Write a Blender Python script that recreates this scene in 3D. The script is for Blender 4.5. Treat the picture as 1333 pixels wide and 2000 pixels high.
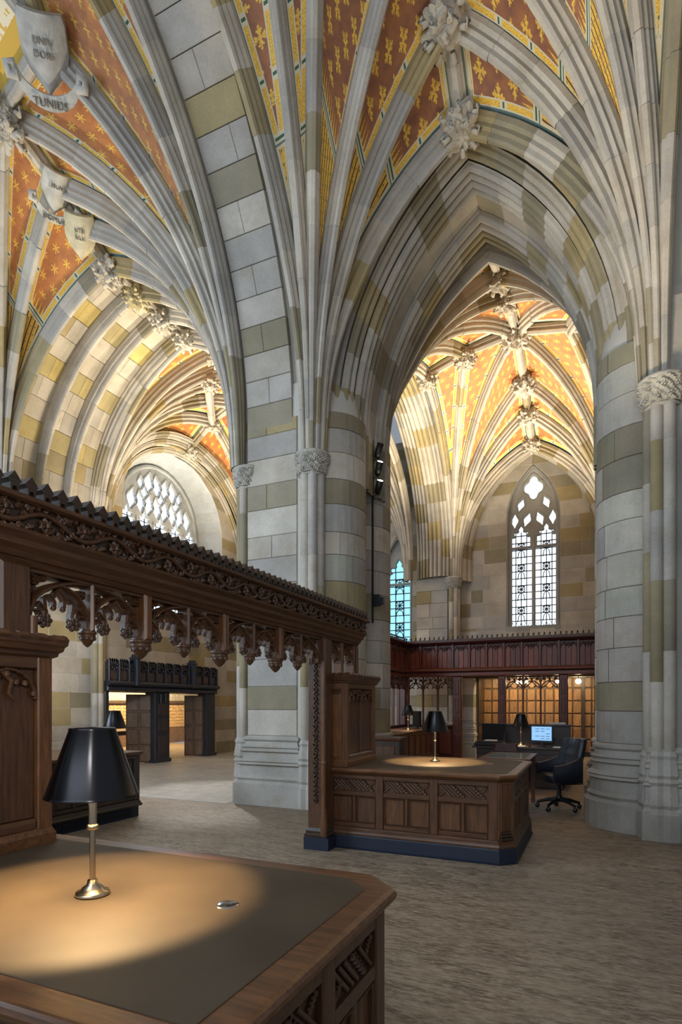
import bpy, math, random
from math import sin, cos, pi, sqrt, atan2, radians, acos
from mathutils import Vector, Matrix
random.seed(7)
for o in list(bpy.data.objects): bpy.data.objects.remove(o)
SC = bpy.context.scene
COL = SC.collection
# ---------------------------------------------------------------- camera, world, light, exposure
cd = bpy.data.cameras.new('camera'); cam = bpy.data.objects.new('camera', cd); COL.objects.link(cam)
cam.location = (0, 0, 1.55); cam.rotation_euler = (radians(90), 0, radians(24))
cd.sensor_fit = 'VERTICAL'; cd.sensor_height = 36; cd.sensor_width = 24; cd.lens = 1120 / 2000 * 36
cd.shift_x = 0; cd.shift_y = 0.1875; cd.clip_start = .05; cd.clip_end = 200
SC.camera = cam
vs = SC.view_settings; vs.view_transform = 'Standard'; vs.look = 'None'; vs.gamma = 1; vs.exposure = 0.8
try: vs.use_curve_mapping = False
except Exception: pass
w = bpy.data.worlds.new('world'); SC.world = w; w.use_nodes = True
w.node_tree.nodes['Background'].inputs[0].default_value = (.76, .86, 1, 1)
w.node_tree.nodes['Background'].inputs[1].default_value = 0.20
WARM = (1, .84, .60); DAY = (.72, .86, 1)
def lamp_obj(name, kind, loc, energy, color, target=None, **kw):
    l = bpy.data.lights.new(name, kind); l.energy = energy; l.color = color
    for k, v in kw.items(): setattr(l, k, v)
    o = bpy.data.objects.new(name, l); COL.objects.link(o); o.location = loc
    if target is not None:
        o.rotation_euler = (Vector(target) - Vector(loc)).to_track_quat('-Z', 'Y').to_euler()
    return o
# warm uplights hidden on the tops of the oak screens
def uplight(loc, tgt, e, size=100, color=WARM): lamp_obj('uplight', 'SPOT', loc, e, color, tgt, spot_size=radians(size), spot_blend=1, shadow_soft_size=.25)
uplight((-3.6, 15.4, 3.6), (-2.2, 13.9, 10), 1900, 92)
uplight((.2, 15.4, 3.6), (-1.2, 13.9, 10), 1300, 92)
uplight((-10.2, 12.4, 2.9), (-8.2, 12.6, 10), 1700)
uplight((-10.2, 9.6, 2.9), (-7.6, 9.0, 10), 1250)
uplight((-6.2, 13.6, 2.9), (-8.6, 13.0, 10), 1200)
uplight((-10.4, 6.2, 2.9), (-9.6, 7.2, 10), 200, 60)
uplight((-2.0, 4.6, 2.75), (-1.6, 5.9, 10), 190, 72)
lamp_obj('track_light', 'SPOT', (.25, -.7, 2.45), 90, (1, .94, .86), (-4.3, 7.6, 2.0), spot_size=radians(60), spot_blend=.5, shadow_soft_size=.05)
uplight((-.4, 5.6, 2.7), (1.1, 6.9, 9.0), 520, 66)
lamp_obj('sun_shaft', 'SPOT', (-10.7, 13.2, 7.4), 900, (1, .97, .92), (-5.9, 8.0, 0), spot_size=radians(20), spot_blend=.6, shadow_soft_size=.12)
uplight((-8.4, 7.4, 2.9), (-10.9, 9.0, 2.5), 150, 70, (1, .95, .88))  # added spot washing the left wall, not a screen-top uplight
# daylight through the windows of the bays behind the camera
lamp_obj('daylight', 'AREA', (-1.5, -3.5, 6.0), 150, (.86, .92, 1), (-2.5, 8, 4.5), shape='RECTANGLE', size=6, size_y=6)
lamp_obj('daylight', 'AREA', (-9.5, 0.5, 5.0), 330, DAY, (-7, 9, 1.5), shape='RECTANGLE', size=4, size_y=5)
# ---------------------------------------------------------------- helpers
ORG = {}
def V(*a): return Vector(a)
def root(name, loc, label=None, cat=None, group=None, kind=None):
    o = bpy.data.objects.new(name, None); COL.objects.link(o); o.location = loc; o.empty_display_size = .1
    ORG[o] = Vector(loc); tag(o, label, cat, group, kind); return o
def tag(o, label=None, cat=None, group=None, kind=None):
    if label: o['label'] = label
    if cat: o['category'] = cat
    if group: o['group'] = group
    if kind: o['kind'] = kind
    return o
def part_empty(name, parent):
    o = bpy.data.objects.new(name, None); COL.objects.link(o); o.parent = parent; o.empty_display_size = .05
    ORG[o] = ORG[parent]; return o
class MB:
    def __init__(s): s.v = []; s.f = []; s.sm = []; s.att = None
    def add(s, vs, fs, smooth=False):
        b = len(s.v); s.v += [tuple(p) for p in vs]; s.f += [tuple(i + b for i in f) for f in fs]; s.sm += [smooth] * len(fs)
        return s
    def box(s, x0, x1, y0, y1, z0, z1):
        v = [(x0,y0,z0),(x1,y0,z0),(x1,y1,z0),(x0,y1,z0),(x0,y0,z1),(x1,y0,z1),(x1,y1,z1),(x0,y1,z1)]
        return s.add(v, [(0,3,2,1),(4,5,6,7),(0,1,5,4),(1,2,6,5),(2,3,7,6),(3,0,4,7)])
    def fbox(s, F, a0, a1, b0, b1, z0, z1, ch=0):
        if ch:  # chamfered on the +b face
            v = [F(a0,b0,z0),F(a1,b0,z0),F(a1,b0,z1),F(a0,b0,z1),F(a0,b1-ch,z0),F(a1,b1-ch,z0),F(a1,b1-ch,z1),F(a0,b1-ch,z1),
                 F(a0+ch,b1,z0+ch),F(a1-ch,b1,z0+ch),F(a1-ch,b1,z1-ch),F(a0+ch,b1,z1-ch)]
            return s.add(v, [(3,2,1,0),(0,1,5,4),(1,2,6,5),(2,3,7,6),(3,0,4,7),(4,5,9,8),(5,6,10,9),(6,7,11,10),(7,4,8,11),(8,9,10,11)])
        v = [F(a0,b0,z0),F(a1,b0,z0),F(a1,b1,z0),F(a0,b1,z0),F(a0,b0,z1),F(a1,b0,z1),F(a1,b1,z1),F(a0,b1,z1)]
        return s.add(v, [(0,3,2,1),(4,5,6,7),(0,1,5,4),(1,2,6,5),(2,3,7,6),(3,0,4,7)])
    def loft(s, rings, closed=True, caps=True, smooth=False):
        n = len(rings[0]); v = [p for r in rings for p in r]; f = []
        for i in range(len(rings) - 1):
            for j in range(n if closed else n - 1):
                k = (j + 1) % n
                f.append((i*n+j, i*n+k, (i+1)*n+k, (i+1)*n+j))
        s.add(v, f, smooth)
        if caps and closed:
            s.add(rings[0], [tuple(range(n))[::-1]]); s.add(rings[-1], [tuple(range(n))])
        return s
    def lathe(s, c, prof, n=20, smooth=True, axis='z', a0=0, a1=2*pi, caps=True):
        full = abs(a1 - a0 - 2*pi) < 1e-6; rings = []
        m = n if full else n + 1
        for r, z in prof:
            rings.append([Vector(c) + ax(axis, r*cos(a0+(a1-a0)*i/n), r*sin(a0+(a1-a0)*i/n), z) for i in range(m)])
        return s.loft(rings, closed=full, caps=full and caps, smooth=smooth)
    def tube(s, pts, r, n=6, smooth=True, up=None, closed=False):
        pts = [Vector(p) for p in pts]; rings = []; N = len(pts)
        if not isinstance(r, (list, tuple)): r = [r] * N
        last = None
        for i, p in enumerate(pts):
            if closed: t = pts[(i+1) % N] - pts[i-1]
            else: t = pts[min(i+1, N-1)] - pts[max(i-1, 0)]
            t = t.normalized() if t.length > 1e-9 else Vector((0,0,1))
            if last is None:
                a = up or (Vector((0,0,1)) if abs(t.z) < .9 else Vector((1,0,0)))
                last = a
            b = t.cross(last).normalized(); last2 = b.cross(t).normalized(); last = last2 if up is None else up
            rings.append([p + (b*cos(2*pi*k/n + pi/n) + last2*sin(2*pi*k/n + pi/n)) * r[i] for k in range(n)])
        if closed: rings.append(rings[0])
        return s.loft(rings, True, not closed, smooth)
    def bar(s, pts, wdir, w, d, closed=False):   # rectangular-section strip swept along pts, w across, d along wdir; bevelled front
        pts = [Vector(p) for p in pts]; N = len(pts); rings = []; wdir = Vector(wdir).normalized()
        for i, p in enumerate(pts):
            if closed: t = pts[(i+1) % N] - pts[i-1]
            else: t = pts[min(i+1, N-1)] - pts[max(i-1, 0)]
            b = t.cross(wdir)
            b = b.normalized() if b.length > 1e-9 else Vector((0,0,1))
            rings.append([p + b*w/2 - wdir*d/2, p + b*w/2 + wdir*d*.25, p + b*w*.2 + wdir*d/2, p - b*w*.2 + wdir*d/2, p - b*w/2 + wdir*d*.25, p - b*w/2 - wdir*d/2])
        if closed: rings.append(rings[0])
        return s.loft(rings, True, not closed)
    def ball(s, c, r, n=8, m=6, sz=1, f=None, smooth=True):
        rings = []
        for i in range(1, m):
            th = pi * i / m; row = []
            for j in range(n):
                ph = 2*pi*j/n; d = Vector((sin(th)*cos(ph), sin(th)*sin(ph), cos(th)))
                k = r * (f(d) if f else 1); row.append(Vector(c) + Vector((d.x*k, d.y*k, d.z*k*sz)))
            rings.append(row)
        b = len(s.v); s.loft(rings, True, False, smooth)
        top = Vector(c) + Vector((0,0,r*sz*(f(Vector((0,0,1))) if f else 1))); bot = Vector(c) - Vector((0,0,r*sz*(f(Vector((0,0,-1))) if f else 1)))
        s.v += [tuple(top), tuple(bot)]; t = len(s.v)-2
        for j in range(n):
            s.f.append((t, b+j, b+(j+1) % n)); s.sm.append(smooth)
            s.f.append((t+1, b+(m-2)*n+(j+1) % n, b+(m-2)*n+j)); s.sm.append(smooth)
        return s
    def mesh(s, name, mat, org=(0,0,0)):
        me = bpy.data.meshes.new(name); o = Vector(org)
        me.from_pydata([(a[0]-o.x, a[1]-o.y, a[2]-o.z) for a in s.v], [], s.f)
        me.polygons.foreach_set('use_smooth', s.sm)
        if s.att:
            for k, vals in s.att.items():
                a = me.attributes.new(k, 'FLOAT', 'POINT'); a.data.foreach_set('value', vals)
        me.materials.append(mat); me.update(); return me
    def build(s, name, mat, parent=None, color=None, **tags):
        org = ORG[parent] if parent is not None else Vector((0,0,0))
        o = bpy.data.objects.new(name, s.mesh(name, mat, org)); COL.objects.link(o)
        if parent is not None: o.parent = parent
        ORG[o] = org
        if color: o.color = (*color, 1)
        tag(o, **tags); return o
def ax(axis, a, b, c):
    return Vector((a,b,c)) if axis == 'z' else (Vector((a,c,b)) if axis == 'y' else Vector((c,a,b)))
def inst(me, name, parent, loc, rot=None, color=None, scale=None):
    o = bpy.data.objects.new(name, me); COL.objects.link(o)
    if parent is not None: o.parent = parent; o.location = Vector(loc) - ORG[parent]; ORG[o] = ORG[parent]
    else: o.location = loc; ORG[o] = Vector(loc)
    if rot is not None: o.rotation_euler = rot
    if scale is not None: o.scale = scale
    if color: o.color = (*color, 1)
    return o
def frame(o, u, n):
    o = Vector(o); u = Vector(u).normalized(); n = Vector(n).normalized()
    return lambda a, b, z: o + u*a + n*b + Vector((0,0,z))
# ---------------------------------------------------------------- materials
class NT:
    def __init__(s, mat): s.t = mat.node_tree; s.n = s.t.nodes; s.l = s.t.links
    def set(s, sock, v):
        if isinstance(v, (int, float)): sock.default_value = v
        elif isinstance(v, (tuple, list)): sock.default_value = (*v, 1) if len(v) == 3 and len(sock.default_value) == 4 else v
        else: s.l.new(v, sock)
    def m(s, op, a, b=0.0, c=0.0):
        n = s.n.new('ShaderNodeMath'); n.operation = op
        s.set(n.inputs[0], a); s.set(n.inputs[1], b); s.set(n.inputs[2], c); return n.outputs[0]
    def mix(s, fac, a, b, mode='MIX'):
        n = s.n.new('ShaderNodeMix'); n.data_type = 'RGBA'; n.blend_type = mode
        s.set(n.inputs[0], fac); s.set(n.inputs[6], a); s.set(n.inputs[7], b); return n.outputs[2]
    def attr(s, name):
        n = s.n.new('ShaderNodeAttribute'); n.attribute_name = name; return n.outputs['Fac']
    def noise(s, scale, detail=3, vec=None, rough=.55, stretch=None):
        n = s.n.new('ShaderNodeTexNoise'); n.inputs['Scale'].default_value = scale; n.inputs['Detail'].default_value = detail
        n.inputs['Roughness'].default_value = rough
        if stretch:
            g = s.n.new('ShaderNodeNewGeometry'); mp = s.n.new('ShaderNodeMapping'); mp.inputs['Scale'].default_value = stretch
            s.l.new(g.outputs['Position'], mp.inputs[0]); vec = mp.outputs[0]
        elif vec is None:
            vec = s.n.new('ShaderNodeNewGeometry').outputs['Position']
        s.l.new(vec, n.inputs['Vector']); return n.outputs['Fac']
    def ramp(s, f, lo, hi, a, b):
        n = s.n.new('ShaderNodeMapRange'); s.set(n.inputs[0], f); n.inputs[1].default_value = lo; n.inputs[2].default_value = hi
        n.inputs[3].default_value = a; n.inputs[4].default_value = b; return n.outputs[0]
    def bump(s, h, strength, dist=.01):
        n = s.n.new('ShaderNodeBump'); n.inputs['Strength'].default_value = strength; n.inputs['Distance'].default_value = dist
        s.l.new(h, n.inputs['Height']); s.l.new(n.outputs[0], s.n['Principled BSDF'].inputs['Normal'])
    def p(s, k, v): s.set(s.n['Principled BSDF'].inputs[k], v)
def newmat(name, rough=.6, metal=0, color=(.5,.5,.5), spec=None):
    m = bpy.data.materials.new(name); m.use_nodes = True; t = NT(m)
    t.p('Roughness', rough); t.p('Metallic', metal); t.p('Base Color', color)
    if spec is not None: t.p('Specular IOR Level', spec)
    return m, t
def objcol(t):
    n = t.n.new('ShaderNodeObjectInfo'); return n.outputs['Color']
def grey(t, f):
    n = t.n.new('ShaderNodeCombineColor'); [t.l.new(f, n.inputs[i]) for i in range(3)]; return n.outputs[0]
STONE, t = newmat('stone', .88, spec=.25)
n1 = t.ramp(t.noise(1.7, 5), .3, .7, .80, 1.13); n2 = t.ramp(t.noise(38, 3), .3, .7, .93, 1.06)
c = t.mix(1.0, objcol(t), grey(t, t.m('MULTIPLY', n1, n2)), 'MULTIPLY')
st = t.ramp(t.noise(3.1, 6, rough=.7), .52, .72, 0, .38)
c = t.mix(st, c, (.27, .23, .13)); t.p('Base Color', c); t.bump(t.noise(45, 4), .25, .004)
MORTAR, t = newmat('mortar', .9, color=(.5,.48,.43))
CARVE, t = newmat('carved_stone', .85, spec=.25)
c = t.mix(1.0, objcol(t), grey(t, t.ramp(t.noise(6, 4), .3, .7, .75, 1.12)), 'MULTIPLY'); t.p('Base Color', c); t.bump(t.noise(24, 3), .5, .012)
def woodmat(name, st, rough, coat=.25):
    m, t = newmat(name, rough)
    g = t.ramp(t.noise(3.2, 6, stretch=st, rough=.7), .3, .72, .42, 1.55)
    g2 = t.ramp(t.noise(9, 4, stretch=st), .3, .7, .8, 1.2)
    c = t.mix(1.0, objcol(t), grey(t, t.m('MULTIPLY', g, g2)), 'MULTIPLY'); t.p('Base Color', c)
    t.p('Coat Weight', coat); t.p('Coat Roughness', .3); t.bump(t.noise(14, 4, stretch=st), .2, .002); return m
WOODV = woodmat('oak_vertical_grain', (14, 14, 1.2), .42)
WOODX = woodmat('oak_grain_across', (1.2, 14, 14), .42)
WOODY = woodmat('oak_grain_along', (14, 1.2, 14), .42)
WCARVE = woodmat('carved_oak', (10, 10, 10), .45)
OAK = (.082, .034, .013); OAKL = (.130, .053, .018); OAKD = (.032, .017, .008); RED = (.17, .034, .016); REDD = (.062, .013, .012); INK = (.02, .023, .036)
BLUESHADE, t = newmat('blue_shade_plinth', .5, color=(.007, .014, .032))  # navy-black puts bluish shade into the plinth colour
LEATHER, t = newmat('brown_leather_inset', .6, spec=.3)
c = t.mix(t.ramp(t.noise(2.5, 5), .3, .7, 0, 1), (.060, .044, .028), (.092, .068, .043)); t.p('Base Color', c); t.bump(t.noise(160, 2), .15, .001)
SHADE, t = newmat('brushed_bronze_shade', .30, 1, (.045, .045, .05))
t.p('Anisotropic', .8); tg = t.n.new('ShaderNodeTangent'); tg.direction_type = 'RADIAL'; tg.axis = 'Z'; t.p('Tangent', tg.outputs[0]); t.p('Anisotropic Rotation', .25); t.bump(t.noise(3, 2, stretch=(2, 2, 160)), .06, .001)
SHADEIN, t = newmat('shade_lining', .5, 0, (.8, .72, .55))
BRASS, t = newmat('nickel_brass', .25, 1, (.55, .48, .36))
STEEL, t = newmat('polished_steel', .15, 1, (.55, .56, .58))
BLACK, t = newmat('black_metal', .4, .3, (.012, .013, .016))
PLASTIC, t = newmat('black_plastic', .35, 0, (.012, .014, .018))
CHLEATHER, t = newmat('navy_leather', .38, 0, (.010, .014, .024)); t.bump(t.noise(60, 3), .3, .003)
PAPER, t = newmat('paper', .8, 0, (.75, .75, .75))
IRON, t = newmat('lead_came', .6, .2, (.02, .03, .035))
GLASSTOP, t = newmat('glass_table_top', .06, 0, (.30, .31, .28))
def emis(name, col, s, rough=.5):
    m, t = newmat(name, rough, color=(.02,.02,.02)); t.p('Emission Color', col); t.p('Emission Strength', s); return m
PANE = emis('daylit_leaded_glass', (.80, .90, 1), 1.35); PANEB = emis('daylit_cyan_glass', (.30, .72, .95), .8)
PANES = emis('sunlit_leaded_glass', (.74, .87, 1), 3.4)
BULB = emis('lamp_glow', (1, .82, .55), 14); SPOTGLOW = emis('spotlight_glow', (1, .93, .8), 16)
SCREENLIT = emis('monitor_glow', (.30, .58, .95), .6); SCREENDARK = emis('monitor_ink', (.10, .20, .38), .4)
FLOORM, t = newmat('streaked_cork_floor', .5, spec=.4)
a = t.noise(2.6, 8, stretch=(1.0, 3.6, 1), rough=.72); b = t.noise(11, 5, stretch=(1, 4, 1), rough=.75); d = t.noise(.35, 3)
c = t.mix(t.ramp(a, .42, .58, 0, 1), (.115, .082, .052), (.27, .205, .138)); c = t.mix(t.ramp(b, .45, .60, 0, .8), c, (.40, .325, .24))
c = t.mix(t.ramp(d, .4, .65, 0, .4), c, (.13, .098, .066)); t.p('Base Color', c); t.bump(b, .08, .002)
PAVE, t = newmat('stone_paving', .45)
c = t.mix(1.0, objcol(t), grey(t, t.ramp(t.noise(5, 5), .3, .7, .8, 1.15)), 'MULTIPLY'); t.p('Base Color', c)

def paint_mat(name, motif, field, field2):
    m, t = newmat(name, .6); M = t.m
    dl, dr, lat, lon, dt = [t.attr(k) for k in ('dl', 'dr', 'lat', 'lon', 'dt')]
    e = M('SUBTRACT', M('MINIMUM', dl, dr), .10)
    e = M('MINIMUM', e, M('SUBTRACT', dt, .12)); e = M('MINIMUM', e, M('ABSOLUTE', lon))
    nz = t.noise(4.5, 6, rough=.7); nf = t.noise(70, 3)
    gold = t.mix(t.ramp(nf, .3, .7, 0, 1), (.50, .29, .035), (.95, .62, .10))
    white = (.62, .58, .44); green = (.035, .115, .07); teal = (.13, .19, .17)
    fld = t.mix(t.ramp(nz, .34, .66, 0, 1), field, field2)
    # scattered motifs
    T1 = .25 if motif == 'star' else .27; T0 = .25 if motif == 'star' else .33
    row = M('FLOOR', M('DIVIDE', lon, T1)); par = M('MULTIPLY', M('FLOORED_MODULO', row, 2), .5)
    px = M('SUBTRACT', M('FRACT', M('ADD', M('DIVIDE', lat, T0), par)), .5)
    py = M('SUBTRACT', M('FRACT', M('DIVIDE', lon, T1)), .5)
    r = M('SQRT', M('ADD', M('MULTIPLY', px, px), M('MULTIPLY', py, py))); a = M('ARCTAN2', py, px)
    if motif == 'star':
        R = M('ADD', .06, M('MULTIPLY', .25, M('POWER', M('ABSOLUTE', M('COSINE', M('MULTIPLY', a, 3))), 3.5)))
    else:
        R = .09; qx, qy = M('ABSOLUTE', px), M('ABSOLUTE', py); mx_, mn_ = M('MAXIMUM', qx, qy), M('MINIMUM', qx, qy)
        l1 = M('LESS_THAN', M('ADD', M('POWER', M('SUBTRACT', mx_, .18), 2), M('POWER', mn_, 2)), .0085)
        l2 = M('LESS_THAN', M('ADD', M('POWER', M('SUBTRACT', mx_, .32), 2), M('POWER', mn_, 2)), .0028)
        l3 = M('LESS_THAN', M('ADD', M('POWER', M('SUBTRACT', mx_, .22), 2), M('POWER', M('SUBTRACT', mn_, .10), 2)), .0016)
    k = M('LESS_THAN', r, R)
    if motif != 'star': k = M('MAXIMUM', M('MAXIMUM', k, l1), M('MAXIMUM', l2, l3))
    # flames rising from the foot of the field
    tri = M('ABSOLUTE', M('SUBTRACT', M('FRACT', M('DIVIDE', lat, .07)), .5))
    fl = M('LESS_THAN', M('DIVIDE', M('SUBTRACT', lon, .10), .22), M('SUBTRACT', .95, M('MULTIPLY', tri, 3.2)))
    low = M('LESS_THAN', lon, .36)
    k = M('ADD', M('MULTIPLY', k, M('SUBTRACT', 1, low)), M('MULTIPLY', fl, low))
    k = M('MULTIPLY', M('MINIMUM', k, 1), t.ramp(nf, .28, .5, .55, 1))
    up = t.mix(k, fld, gold)
    # striped foot
    s = M('FRACT', M('DIVIDE', lat, .085)); st = M('MULTIPLY', M('GREATER_THAN', s, .34), M('LESS_THAN', s, .62))
    g2 = M('SUBTRACT', M('FRACT', M('DIVIDE', M('ADD', lon, M('MULTIPLY', M('FLOOR', M('DIVIDE', lat, .085)), .07)), .14)), .5)
    dts = M('MULTIPLY', M('LESS_THAN', M('ABSOLUTE', g2), .11), M('LESS_THAN', M('ABSOLUTE', M('SUBTRACT', M('FRACT', M('ADD', s, .02)), .02)), .16))
    dn = t.mix(st, gold, (.13, .055, .03)); dn = t.mix(dts, dn, green)
    inner = t.mix(M('GREATER_THAN', lon, 0), dn, up)
    per = M('FRACT', M('DIVIDE', lon, .55)); cross = M('LESS_THAN', per, .2)
    cg = M('LESS_THAN', M('ABSOLUTE', M('SUBTRACT', per, .1)), .028)
    band = t.mix(cross, gold, white); band = t.mix(cg, band, green)
    bw = M('GREATER_THAN', lon, 0)
    w2 = M('ADD', .03, M('MULTIPLY', bw, .055))
    c = t.mix(M('LESS_THAN', e, M('ADD', w2, .016)), inner, white)
    c = t.mix(M('LESS_THAN', e, w2), c, band)
    c = t.mix(M('LESS_THAN', e, .026), c, white); c = t.mix(M('LESS_THAN', e, .012), c, teal)
    t.p('Base Color', c); t.bump(nf, .25, .003); return m
P_STAR = paint_mat('terracotta_vault_paint_stars', 'star', (.32, .115, .042), (.52, .20, .052))  # orange shift paints the far bays' warm light into the field colour
P_FLEUR = paint_mat('terracotta_vault_paint_fleurs', 'fleur', (.20, .085, .052), (.36, .145, .060))  # browner field paints the near bay's dimmer light into the colour
CREAM, t = newmat('cream_vault_paint', .6)
dl, dr = t.attr('dl'), t.attr('dr'); e = t.m('MINIMUM', dl, dr)
k = t.m('GREATER_THAN', t.m('ABSOLUTE', t.m('SUBTRACT', t.noise(7, 3), .5)), .10)
c = t.mix(k, (.72, .66, .5), (.62, .38, .08)); c = t.mix(t.m('LESS_THAN', e, .22), c, (.55, .36, .06)); t.p('Base Color', c)
GREYS = [(.46,.425,.37), (.42,.395,.355), (.50,.465,.40), (.38,.36,.33), (.44,.40,.34)]
OLIVES = [(.275,.245,.17), (.31,.265,.165), (.35,.285,.155), (.285,.255,.19)]
def tone(band=False, po=.1):
    if random.random() < (.85 if band else po): c = random.choice(OLIVES)
    else: c = random.choice(GREYS)
    k = random.uniform(.93, 1.07); return tuple(x*k for x in c)
# ---------------------------------------------------------------- masonry helpers
AX = -1.66            # axis of the aisle
ZC, ZS = 5.28, 5.85   # top of capitals, springing
CR = []; z = 1.06; k = 0
for hgt in [.40,.36,.42,.38,.36,.42,.40,.34,.42,.38] * 3:
    CR.append((z, z + hgt, k % 4 in (1,) or k % 7 == 5)); z += hgt; k += 1
def courses(z0, z1):
    out = []
    if z0 < 1.06:
        a = z0
        while a < 1.055:
            b = min(a + .36, 1.06); b = 1.06 if 1.06 - b < .12 else b
            if b > z1: b = z1
            out.append((a, b, False)); a = b
            if a >= z1: return out
    for a, b, s in CR:
        if b <= z0 + .01 or a >= z1 - .01: continue
        out.append((max(a, z0), min(b, z1), s))
    return out
def ashlar(parent, F, a0, a1, z0, z1, bl=.8, holes=None, backing=True, po=.13, name='stone', breaks=()):
    BK = MB(); cs = courses(z0, z1)
    for b in breaks: cs = [q for c in cs for q in (((c[0], b, c[2]), (b, c[1], c[2])) if c[0] + .01 < b < c[1] - .01 else (c,))]
    for (c0, c1, band) in cs:
        segs = [(a0, a0, a1, a1)]
        if holes:
            for h in holes:
                lo = h(c0 + 1e-4); hi = h(c1 - 1e-4); new = []
                if lo or hi:
                    mid = ((lo or hi)[0] + (lo or hi)[1]) / 2
                    lo = lo or (mid, mid); hi = hi or (mid, mid)
                    for s in segs:
                        if s[0] < lo[0] < s[2] or s[0] < lo[1] < s[2]:
                            if lo[0] > s[0] + .02: new.append((s[0], s[1], lo[0], hi[0]))
                            if lo[1] < s[2] - .02: new.append((lo[1], hi[1], s[2], s[3]))
                        else: new.append(s)
                    segs = new
        for (l0, l1, r0, r1) in segs:
            if backing:
                v = [F(l0,-.1,c0),F(r0,-.1,c0),F(r1,-.1,c1),F(l1,-.1,c1),F(l0,-.006,c0),F(r0,-.006,c0),F(r1,-.006,c1),F(l1,-.006,c1)]
                BK.add(v, [(0,1,2,3),(4,5,6,7),(0,1,5,4),(1,2,6,5),(2,3,7,6),(3,0,4,7)])
            W = (r0 + r1 - l0 - l1) / 2; n = max(1, round(W / bl * random.uniform(.85, 1.15))); j = .0035
            cuts = [0] + sorted(min(.97, max(.03, (i + random.uniform(-.22, .22)) / n)) for i in range(1, n)) + [1]
            for i in range(n):
                f0, f1 = cuts[i], cuts[i+1]
                A0 = l0 + (r0-l0)*f0 + j; A1 = l0 + (r0-l0)*f1 - j; B0 = l1 + (r1-l1)*f0 + j; B1 = l1 + (r1-l1)*f1 - j
                if A1 - A0 < .01 and B1 - B0 < .01: continue
                d = random.uniform(-.003, .003); e = .006; m = MB(); y0, y1 = c0 + j, c1 - j
                m.add([F(A0,-.03,y0),F(A1,-.03,y0),F(B1,-.03,y1),F(B0,-.03,y1),F(A0,-e+d,y0),F(A1,-e+d,y0),F(B1,-e+d,y1),F(B0,-e+d,y1),
                       F(A0+e,d,y0+e),F(A1-e,d,y0+e),F(B1-e,d,y1-e),F(B0+e,d,y1-e)],
                      [(0,1,5,4),(1,2,6,5),(2,3,7,6),(3,0,4,7),(4,5,9,8),(5,6,10,9),(6,7,11,10),(7,4,8,11),(8,9,10,11)])
                m.build(name, STONE, parent, tone(band, po))
    return BK
def drum(parent, cx, cy, r, a0, a1, z0, z1, nb=2, seg=6):
    for (c0, c1, band) in courses(z0, z1):
        n = nb; off = random.uniform(.25, .75); cuts = [0] + [(i + off - .5) / n for i in range(1, n)] + [1]
        col = tone(band, .06)
        for i in range(n):
            A, B = a0 + (a1-a0)*cuts[i], a0 + (a1-a0)*cuts[i+1]; e = .006; j = .0025 / r; d = random.uniform(-.002, .002)
            rings = [[Vector((cx + (r + d + k)*cos(A + j + (B-A-2*j)*q/seg), cy + (r + d + k)*sin(A + j + (B-A-2*j)*q/seg), z)) for q in range(seg+1)]
                     for k, z in ((-.02, c0+.002), (-e, c0+.003), (0, c0+.003+e), (0, c1-.003-e), (-e, c1-.003), (-.02, c1-.002))]
            m = MB().loft(rings, closed=False, caps=False, smooth=False)
            m.build('stone', STONE, parent, tuple(x*random.uniform(.97, 1.03) for x in col) if random.random() < .75 else tone(band, .1))
class Path:
    def __init__(s, S, T, zs=ZS, zc=ZC, off=.15):
        S = Vector((S[0], S[1], 0)); T = Vector(T); h = Vector((T.x - S.x, T.y - S.y, 0)); D = h.length - off; h.normalize()
        s.h = h; s.S = S + h*off; s.zs = zs; s.zc = zc; H = T.z - zs; s.T = T
        s.R = (D*D + H*H) / (2*D); s.th = atan2(H, s.R - D); s.L0 = zs - zc; s.L = s.L0 + s.R*s.th; s.lat = Vector((-h.y, h.x, 0))
    def at(s, t):
        if t <= s.L0: return s.S + Vector((0,0,s.zc + t)), s.h.copy()
        th = (t - s.L0) / s.R
        return s.S + s.h*(s.R*(1-cos(th))) + Vector((0,0,s.zs + s.R*sin(th))), s.h*cos(th) - Vector((0,0,sin(th)))
class Line:
    def __init__(s, A, B, sag=0):
        s.A = Vector(A); s.B = Vector(B); s.L = (s.B - s.A).length; s.L0 = 0; d = (s.B - s.A).normalized()
        s.lat = Vector((-d.y, d.x, 0)).normalized(); s.n = d.cross(s.lat); s.n = s.n if s.n.z < 0 else -s.n
    def at(s, t): return s.A.lerp(s.B, t / s.L), s.n
PROF = [(-.10,-.02),(-.10,.05),(-.065,.085),(-.08,.14),(-.042,.165),(-.048,.225),(-.026,.255),(.026,.255),(.048,.225),(.042,.165),(.08,.14),(.065,.085),(.10,.05),(.10,-.02)]
PROFR = [(-.10,-.02),(-.10,.05),(-.06,.08),(-.07,.12),(-.03,.16),(.03,.16),(.07,.12),(.06,.08),(.10,.05),(.10,-.02)]
def rib(parent, P, prof=PROF, s0=0, s1=None, ln=.62, po=.2, dim=1.0):
    s1 = P.L if s1 is None else s1; r = part_empty('rib', parent); s = s0 + 0; first = random.uniform(.5, 1)
    while s < s1 - 1e-3:
        e = min(s1, s + ln * first * random.uniform(.85, 1.15)); first = 1
        if s1 - e < .15: e = s1
        ns = 1 if e <= P.L0 else max(1, int((e - s) / .26)); k = random.uniform(.975, 1.03)
        rings = []
        for i in range(ns + 1):
            p, n = P.at(s + (e-s)*i/ns); kk = min(1, max(0, (p.z - ZC)/2.6)) if P.L0 else 1; kw = k*(.62 + .38*kk); kd = k*(.42 + .58*kk); rings.append([p + P.lat*(u*kw) + n*(v*kd) for u, v in prof])
        c = tone(False, po); MB().loft(rings, False, False).build('stone', STONE, r, tuple(x*dim for x in c)); s = e
    return r
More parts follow.
